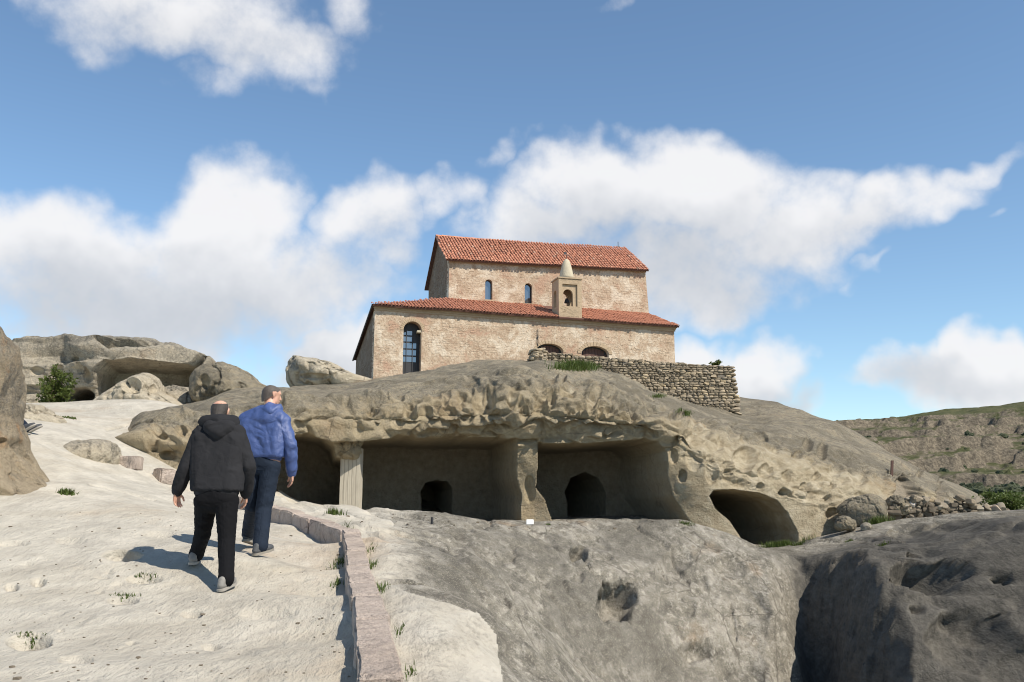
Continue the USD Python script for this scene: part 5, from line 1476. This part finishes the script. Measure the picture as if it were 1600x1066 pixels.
def build_person(label, o, J, Y, mats, kind):
    """o: where the person stands; J: joints in world coordinates"""
    t = thing('person', label, 'person', o)
    up = np.array([0, 0, 1.0])
    V = lambda k: np.asarray(J[k], float)
    face = np.asarray(J['face'], float)
    hm, (hs, hf_, hu) = head(V('head'), face, J.get('hup', up))
    body = hm + [hull((V('neck'), .058), (V('head') - hu * .04 - hf_ * .012, .062)), hull((V('neck'), .06), (V('shl'), .05), (V('shr'), .05)), hull((V('shl'), .06), (V('shr'), .06), (V('hl'), .09), (V('hr'), .09))]
    for s in 'lr':
        body += [hull((V('sh' + s), .05), (V('el' + s), .038)), hull((V('el' + s), .038), (V('wr' + s), .026)), hull((V('h' + s), .08), (V('kn' + s), .05)), hull((V('kn' + s), .05), (V('an' + s), .036))]
        body += hand(V('wr' + s), J['hand' + s], J['thumb' + s], J['back' + s])
    b = solid(body, .011, 4)
    obj('body', (b.vertices, b.faces), SKIN, t, True, off=o)
    # trousers
    hr0 = J.get('hip_r', .114)
    tr = [hull((V('hl'), hr0), (V('hr'), hr0), ((V('hl') + V('hr')) / 2 + up * .06, hr0))]
    lr = J['leg_r']
    for s in 'lr':
        k = 'kn' + s
        sd = V(k) - V('an' + s); sd /= np.linalg.norm(sd)
        tr += [hull((V('h' + s), lr[0]), (V(k), lr[1])), hull((V(k), lr[1]), (V('an' + s) + sd * .06, lr[2])), hull((V('an' + s) + sd * .06, lr[2]), (V('an' + s) - sd * .03, lr[3]))]
    m = solid(tr, .018, 8)
    vt, ft = fold(m, .007, 11, 5, (1, 1, 1.6))
    obj('trousers', (vt, ft), mats['trousers'], t, True, off=o)
    # jacket: trunk cut level at the hem, sleeves
    tk = [hull(*[(np.asarray(p), r) for p, r in J['trunk']])]
    trunk = Manifold.batch_boolean(tk + ([hull(*[(np.asarray(p), r) for p, r in J['belly']])] if 'belly' in J else []), manifold3d.OpType.Add)
    trunk = trunk.trim_by_plane([0, 0, 1], float(J['hem']))
    parts = [trunk, hull((V('neck'), .075), (V('shl'), .085), (V('shr'), .085), (V('neck') - up * .12, .12))]
    sr = J['sleeve_r']
    for s in 'lr':
        e, w = V('el' + s), V('wr' + s)
        parts += [hull((V('sh' + s), sr[0]), (e, sr[1])), hull((e, sr[1]), (w + (e - w) * .18, sr[2])), hull((w + (e - w) * .2, sr[2] * .92), (w, sr[3]))]
    parts += [hull(*[(np.asarray(p), r) for p, r in q]) for q in J.get('collar', [])]
    m = solid(parts, .017, 7)
    vj, fj = fold(m, J['fold'], 8.5, 9, (1, 1, .75))
    obj('jacket', (vj, fj), mats['jacket'], t, True, off=o)
    # hem band
    if J.get('band'):
        q = [(np.asarray(p), r) for p, r in J['band']]
        m = solid([hull(*q)], .03, 3); obj('waistband', (m.vertices, m.faces), mats['jacket'], t, True, off=o)
    # hair
    hc = V('head')
    at = lambda a, b_, c_: hc + hs * a + hf_ * b_ + hu * c_
    skull = hull((at(0, -.018, .030), .0925), (at(0, .028, .037), .0775), (at(0, -.03, -.005), .081), (at(0, -.035, -.07), .066))
    ring = lambda p, n_: skull.trim_by_plane(list(map(float, n_)), float(np.dot(p, n_)))
    if kind == 'cap':
        n_ = hu * .75 - hf_ * .66
        hr_ = ring(at(0, .045, .045), n_ / np.linalg.norm(n_))
        ears = Manifold.batch_hull([Manifold.sphere(.03, 12).translate(list(map(float, at(k * .09, .015, y)))) for k in (1,) for y in (.02, -.03)]) + Manifold.batch_hull([Manifold.sphere(.03, 12).translate(list(map(float, at(-.09, .015, y)))) for y in (.02, -.03)])
        hr_ = hr_ - ears
    else:
        n_ = -hf_ * .9 - hu * .25
        hr_ = ring(at(0, -.01, -.01), n_ / np.linalg.norm(n_))
        bald = Manifold.sphere(.10, 24).translate(list(map(float, at(0, -.07, .135))))
        hr_ = hr_ - bald
    me = hr_.refine_to_length(.012).to_mesh(); hv_ = np.array(me.vert_properties[:, :3])
    hv_ = hv_ + .003 * sfbm(hv_ * 60, 2, 3)[:, None]
    obj('hair', (hv_, np.array(me.tri_verts)), mats['hair'], t, 50, off=o)
    for s in 'lr':
        shoe(t, J['heel' + s], J['toe' + s], mats['shoe'], mats['sole'], o, J.get('sup' + s, up))
    return t


def man_hood():
    foot = on_ground(346, 926); dY = foot[1] - 8.43
    q = lambda u, v, Y: P(u, v, Y + dY)
    fl = on_ground(300, 893)
    J = dict(head=q(344, 645, 9.10), neck=q(342, 666, 9.02), face=(.12, .93, -.42), hup=(0, .3, 1),
             shl=q(315, 678, 9.0), shr=q(370, 678, 8.98), ell=q(290, 731, 8.92), elr=q(388, 730, 8.92), wrl=q(277, 768, 8.96), wrr=q(384, 772, 9.06),
             hl=q(322, 783, 8.86), hr=q(354, 784, 8.84), knl=q(317, 833, 9.02), knr=q(354, 846, 8.74), anl=fl + [.01, .08, .155], anr=foot + [.01, .085, .13],
             handl=(-.05, .12, -1), thumbl=(.5, .8, .1), backl=(-1, .2, .1), handr=(-.1, .3, -1), thumbr=(-.5, .8, .1), backr=(1, .2, .1),
             leg_r=(.106, .076, .066, .070), sleeve_r=(.082, .068, .058, .043), fold=.012,
             trunk=[(q(316, 690, 8.98), .112), (q(368, 690, 8.96), .112), (q(317, 735, 8.92), .118), (q(363, 735, 8.90), .118), (q(320, 775, 8.86), .122), (q(357, 776, 8.84), .122), (q(340, 720, 9.02), .14)],
             hem=float(q(340, 766, 8.7)[2]), band=[(q(321, 765, 8.87), .114), (q(356, 766, 8.85), .114)],
             collar=[[(q(321, 660, 8.99), .062), (q(343, 659, 8.94), .068), (q(364, 660, 8.98), .062)], [(q(330, 668, 8.92), .07), (q(343, 678, 8.89), .07), (q(356, 668, 8.92), .07)], [(q(323, 662, 9.02), .05), (q(327, 658, 9.10), .045)], [(q(363, 662, 9.02), .05), (q(360, 658, 9.10), .045)]],
             heelr=foot + [-.01, -.03, .012], toer=foot + [.05, .25, .07], heell=fl + [.01, -.03, .045], toel=fl + [-.07, .25, .055])
    return build_person('man in black hooded sweatshirt and black jeans walking up the path', foot, J, 0, dict(jacket=HOOD, trousers=JEANB, shoe=SHOEG, sole=SOLE, hair=HAIR), 'bald')


def man_blue():
    foot = on_ground(398, 871); dY = foot[1] - 9.66
    q = lambda u, v, Y: P(u, v, Y + dY)
    fl = on_ground(383, 860)
    J = dict(head=q(424, 619, 10.12), neck=q(422, 640, 10.06), face=(.80, .60, -.10), hup=(.04, .1, 1),
             shl=q(386, 657, 10.12), shr=q(441, 659, 10.02), ell=q(374, 700, 10.14), elr=q(454, 698, 9.98), wrl=q(378, 735, 10.25), wrr=q(456, 739, 10.06),
             hl=q(398, 729, 10.02), hr=q(423, 730, 9.98), knl=q(396, 790, 10.06), knr=q(412, 796, 9.93), anl=fl + [.01, .07, .19], anr=foot + [.03, .085, .13],
             handl=(0, .3, -1), thumbl=(.5, .8, .1), backl=(-1, .2, .1), handr=(-.03, .12, -1), thumbr=(-.5, .85, .1), backr=(1, -.25, .1),
             leg_r=(.104, .082, .074, .076), sleeve_r=(.078, .063, .054, .040), fold=.017,
             trunk=[(q(392, 664, 10.10), .108), (q(437, 664, 10.04), .108), (q(392, 692, 10.06), .115), (q(432, 692, 10.0), .115), (q(402, 722, 10.02), .108), (q(427, 722, 9.98), .108), (q(415, 682, 10.12), .13)],
             hem=float(q(412, 713, 9.9)[2]), band=[(q(402, 711, 10.03), .105), (q(427, 711, 9.99), .105)],
             collar=[[(q(412, 640, 10.06), .055), (q(424, 643, 10.0), .055), (q(434, 640, 10.05), .055)]],
             heelr=foot + [-.01, -.02, .012], toer=foot + [.13, .21, .06], heell=fl + [-.01, -.03, .10], toel=fl + [.04, .21, .05], supl=(0, .35, 1), hip_r=.108)
    return build_person('man in blue windbreaker and dark jeans with head turned right', foot, J, 0, dict(jacket=BLUE, trousers=JEAN, shoe=SHOED, sole=SOLED, hair=GREYHAIR), 'cap')


def sitter():
    """somebody sits behind the rock at the left edge; only a foot and a bit of shin show"""
    h = on_ground(39, 679, 10)
    foot = h + [-.10, 0.0, .05]
    hip = foot + [-.85, .25, .32]
    R_ = lambda x, y, z: hip + [x, y, z]
    J = dict(head=R_(-.12, .05, .78), neck=R_(-.12, .03, .55), face=(.9, -.3, 0), shl=R_(-.12, .2, .48), shr=R_(-.1, -.18, .48), ell=R_(0, .28, .24), elr=R_(.02, -.26, .24), wrl=R_(.2, .2, .12), wrr=R_(.2, -.18, .12),
             hl=R_(0, .09, 0), hr=R_(0, -.09, 0), knl=R_(.42, .12, .12), knr=R_(.44, -.1, .16), anl=foot + [.0, .24, .08], anr=foot + [.0, 0, .08],
             handl=(1, 0, -.4), thumbl=(0, -1, 0), backl=(0, 0, 1), handr=(1, 0, -.4), thumbr=(0, 1, 0), backr=(0, 0, 1),
             leg_r=(.10, .075, .062, .064), sleeve_r=(.085, .07, .06, .042), fold=.01,
             trunk=[(R_(-.12, .14, .42), .11), (R_(-.1, -.12, .42), .11), (R_(0, .1, .02), .13), (R_(0, -.1, .02), .13)], hem=float(hip[2] - .04), heelr=foot + [.06, 0, -.01], toer=foot + [.24, -.02, .09], heell=foot + [.04, .24, -.01], toel=foot + [.24, .26, .10], supr=(-.6, 0, 1), supl=(-.6, 0, 1))
    return build_person('person sitting behind the left edge rock with only a dark shoe showing', foot, J, 0, dict(jacket=BLUE, trousers=JEAN, shoe=SHOED, sole=SOLE, hair=HAIR), 'cap')
man_hood(); man_blue(); sitter()

# ------------------------------------------------------------------ plants
def leaf_mat(name, cols, island=True):
    g = G(); geo = g.add('geometry')
    c = g.ramp(geo + '.random_per_island', cols)
    p = g.add('principled_bsdf', dict(roughness=.55, specular_ior_level=.3), base_color=c)
    tr = g.add('translucent_bsdf', None, color=c)
    m = g.add('mix_closure', dict(fac=.3), closure1=p + '.BSDF', closure2=tr + '.BSDF')
    return usdkit.material(stage, '/World/Looks/' + name, g.n, g.l, surface=m + '.closure')
GRASS = leaf_mat('grass_blades', [(0, (0.075, 0.105, 0.022)), (.4, (0.12, 0.155, 0.035)), (.75, (0.17, 0.19, 0.055)), (1, (0.27, 0.23, 0.11))])
LEAF = leaf_mat('bush_leaves', [(0, (0.065, 0.085, 0.016)), (.5, (0.135, 0.160, 0.032)), (.85, (0.19, 0.205, 0.05)), (1, (0.25, 0.23, 0.075))])
STEM = simple('stem', (0.10, 0.075, 0.05), .9, .3, 20)
YEL = simple('yellow_petal', (0.75, 0.55, 0.04), .6, .1)


def blades(spots, hmin, hmax, wid, rng, lean=.5, per=1):
    V, Fc, n = [], [], 0
    for p in spots:
        for _ in range(per):
            a = rng.uniform(0, 6.28); h = rng.uniform(hmin, hmax); l = h * rng.uniform(.1, lean); w = wid * rng.uniform(.6, 1.3)
            d = np.array([math.cos(a), math.sin(a), 0]); s = np.array([-d[1], d[0], 0]) * w / 2
            b = np.asarray(p) + [rng.normal(0, .01), rng.normal(0, .01), -.02]
            m, e = b + d * l * .35 + [0, 0, h * .6], b + d * l + [0, 0, h]
            V += [b - s, b + s, m + s * .8, m - s * .8, e]; Fc += [(n, n + 1, n + 2), (n, n + 2, n + 3), (n + 3, n + 2, n + 4)]; n += 5
    return np.array(V), np.array(Fc)


def tuft(name, label, u, v, w, n, hmin, hmax, wid=.012, seed=0, dv=2.0, surf=None, cat='grass', group=None):
    """grass growing where the photograph shows it: w = half width in pixels"""
    rng = np.random.default_rng(seed + 100)
    pts = []
    k = 0
    c = (surf or seen)(u, v)
    if c is None: return
    mpp = np.linalg.norm(c[:2]) / F
    for _ in range(n):
        a = rng.normal(0, .5) * w * mpp; b = rng.normal(0, .5) * max(dv * mpp * 3, .04)
        x, y = c[0] + a, c[1] + b
        if surf is on_rock or (surf is None and abs(gh(c[0], c[1]) - c[2]) > .05):
            q = on_rock(u + a / mpp, v + rng.normal(0, .5) * dv, 4); q = c if q is None else q
            pts.append(q)
        else: pts.append([x, y, gh(x, y)])
    return tag(obj_at(name, blades(pts, hmin * .8, hmax * .8, wid * .75, rng, .9), GRASS, c), label, cat, group, 'stuff')

tufts = [
    ('green grass tuft at the foot of the left edge rock', 103, 773, 10, 260, .05, .14, 3),
    ('sparse grass in the long hollow below the walkers\' shadow', 228, 907, 16, 90, .02, .07, 1),
    ('dry grass in the small hollow left of the hooded man', 195, 942, 17, 110, .02, .07, 1),
    ('grass in the biggest hollow at the lower left of the path', 45, 1006, 24, 160, .015, .05, 1),
    ('leafy weed in the corner where the kerb turns', 536, 842, 9, 150, .08, .24, 8),
    ('weed in the kerb\'s shadow below the corner weed', 530, 882, 9, 90, .04, .15, 12),
    ('lowest weed in the shadow along the kerb', 527, 914, 7, 50, .03, .12, 9),
    ('grass on the ledge just left of the concrete pillar foot', 522, 806, 12, 120, .08, .2, 2),
    ('uppermost tuft on the right side of the kerb', 577, 862, 5, 40, .03, .11, 10),
    ('second tuft on the right side of the kerb, thick and round', 581, 884, 7, 80, .03, .12, 6),
    ('long row of blades on the right side of the kerb', 597, 922, 8, 70, .03, .12, 14),
    ('short weed on the kerb\'s right side above the lowest one', 625, 990, 6, 40, .02, .09, 14),
    ('lowest tuft on the right of the kerb at the frame edge', 642, 1052, 8, 45, .02, .09, 14),
    ('grass tuft at the right end of the large arched cave', 857, 822, 3, 30, .05, .1, 1),
    ('small grass beside the right foot of the third cave', 1072, 822, 10, 110, .06, .14, 1),
    ('thick grass before the mouth of the low right cave', 1225, 853, 40, 700, .08, .28, 3),
    ('grass clump left of the squared block', 1293, 826, 14, 380, .10, .32, 4),
    ('grass clump between the squared block and cracked boulder', 1372, 818, 15, 420, .10, .34, 4),
    ('grass clump before the left end of the rubble heap', 1398, 806, 16, 380, .08, .28, 3),
    ('small green cushion on the grey rock before the low cave', 1328, 846, 7, 120, .03, .1, 2),
    ('lone green cushion on the grey rock farther right', 1380, 852, 7, 120, .03, .1, 2),
    ('green grass between the stones of the rubble heap', 1462, 792, 14, 300, .10, .32, 3),
    ('grass at the right end of the rubble heap', 1515, 800, 10, 220, .08, .24, 3),
]
for i, (lab, u, v, w, n, a, b, dv) in enumerate(tufts):
    tuft('grass_tuft', lab, u, v, w, n, a, b, .012 if v > 860 else .02, i, dv, on_ground)
tuft('grass_patch', 'lush green grass patch below the terrace wall\'s left part', 905, 572, 34, 1500, .15, .42, .035, 60, 5, on_rock)
tuft('grass_tuft', 'dry grass under the small hollow on the massif below the wall', 1072, 644, 12, 200, .08, .22, .025, 61, 3, on_rock)
tuft('grass_tuft', 'short dry grass at the wall foot above the massif\'s right pits', 1030, 617, 12, 160, .08, .2, .025, 62, 2, on_rock)


def bush(name, label, base, w, h, nleaf, size, seed, mat, cat='bush', stems=9, dens=.5, flowers=0):
    rng = np.random.default_rng(seed)
    t = thing(name, label, cat, base)
    st, lf = [], []
    tips = []
    for k in range(stems):
        a = rng.uniform(0, 6.28); r = rng.uniform(.1, 1) * w / 2
        p = [np.zeros(3)]
        e = np.array([math.cos(a) * r, math.sin(a) * r * .8, h * rng.uniform(.55, 1) * (1 - .35 * (r / (w / 2)) ** 2)])
        for j in range(1, 5):
            f = j / 4; q = e * f + np.array([0, 0, h * .12 * math.sin(math.pi * f)]) + rng.normal(0, .03 * h, 3); p.append(q)
        for j in range(4): st.append(bar(p[j], p[j + 1], .018 * h * (1 - j / 5), n=5))
        tips += [p[j] for j in (1, 2, 3, 4)]
    tips = np.array(tips)
    cl = [tips[rng.integers(len(tips))] + rng.normal(0, .09, 3) * [w, w, h] for _ in range(int(stems * 7))]
    V, Fc, n = [], [], 0
    for i in range(nleaf):
        c = cl[rng.integers(len(cl))] + rng.normal(0, .045, 3) * [w, w, h]
        if c[2] < .02 * h: c[2] = abs(c[2]) + .02 * h
        d = rng.normal(0, 1, 3) + [0, 0, .5]; d /= np.linalg.norm(d); s = np.cross(d, rng.normal(0, 1, 3)); s /= np.linalg.norm(s)
        L = size * rng.uniform(.6, 1.4)
        V += [c, c + d * L * .5 + s * L * .26, c + d * L, c + d * L * .5 - s * L * .26]; Fc += [(n, n + 1, n + 2), (n, n + 2, n + 3)]; n += 4
    obj('stem', cat_mesh(st), STEM, t)
    tag(obj('leaves', (np.array(V), np.array(Fc)), mat, t), kind='stuff')
    for i in range(flowers):
        c = np.array([rng.uniform(-.2, 1.0) * w, rng.uniform(-.5, 0) * w, h * rng.uniform(.05, .3)])
        m = trimesh.creation.icosphere(1, .03); m.apply_scale([1, 1, .5]); m.apply_translation(c); obj('flower', m, YEL, t)
    return t
_b = on_ground(80, 646, 10)
bush('bush', 'tall green bush beside the dark hole in the left outcrop', P(80, 652, 26.5), 1.15, 1.35, 3000, .10, 71, LEAF, stems=20)
bush('low_bush', 'spreading low green plants at the bush\'s foot with a yellow flower', P(102, 672, 21.0), .75, .34, 2600, .06, 72, LEAF, stems=10, flowers=2)
bush('low_bush', 'wide low green shrub behind the rubble at the right edge', P(1580, 803, 33), 2.4, .75, 5200, .09, 73, GRASS, stems=18)
bush('shrub', 'small leafy shrub growing on top of the terrace wall', P(1119, 573, 40.0), .5, .3, 420, .09, 74, LEAF, stems=7)
_h = np.random.default_rng(75)
#@@REST
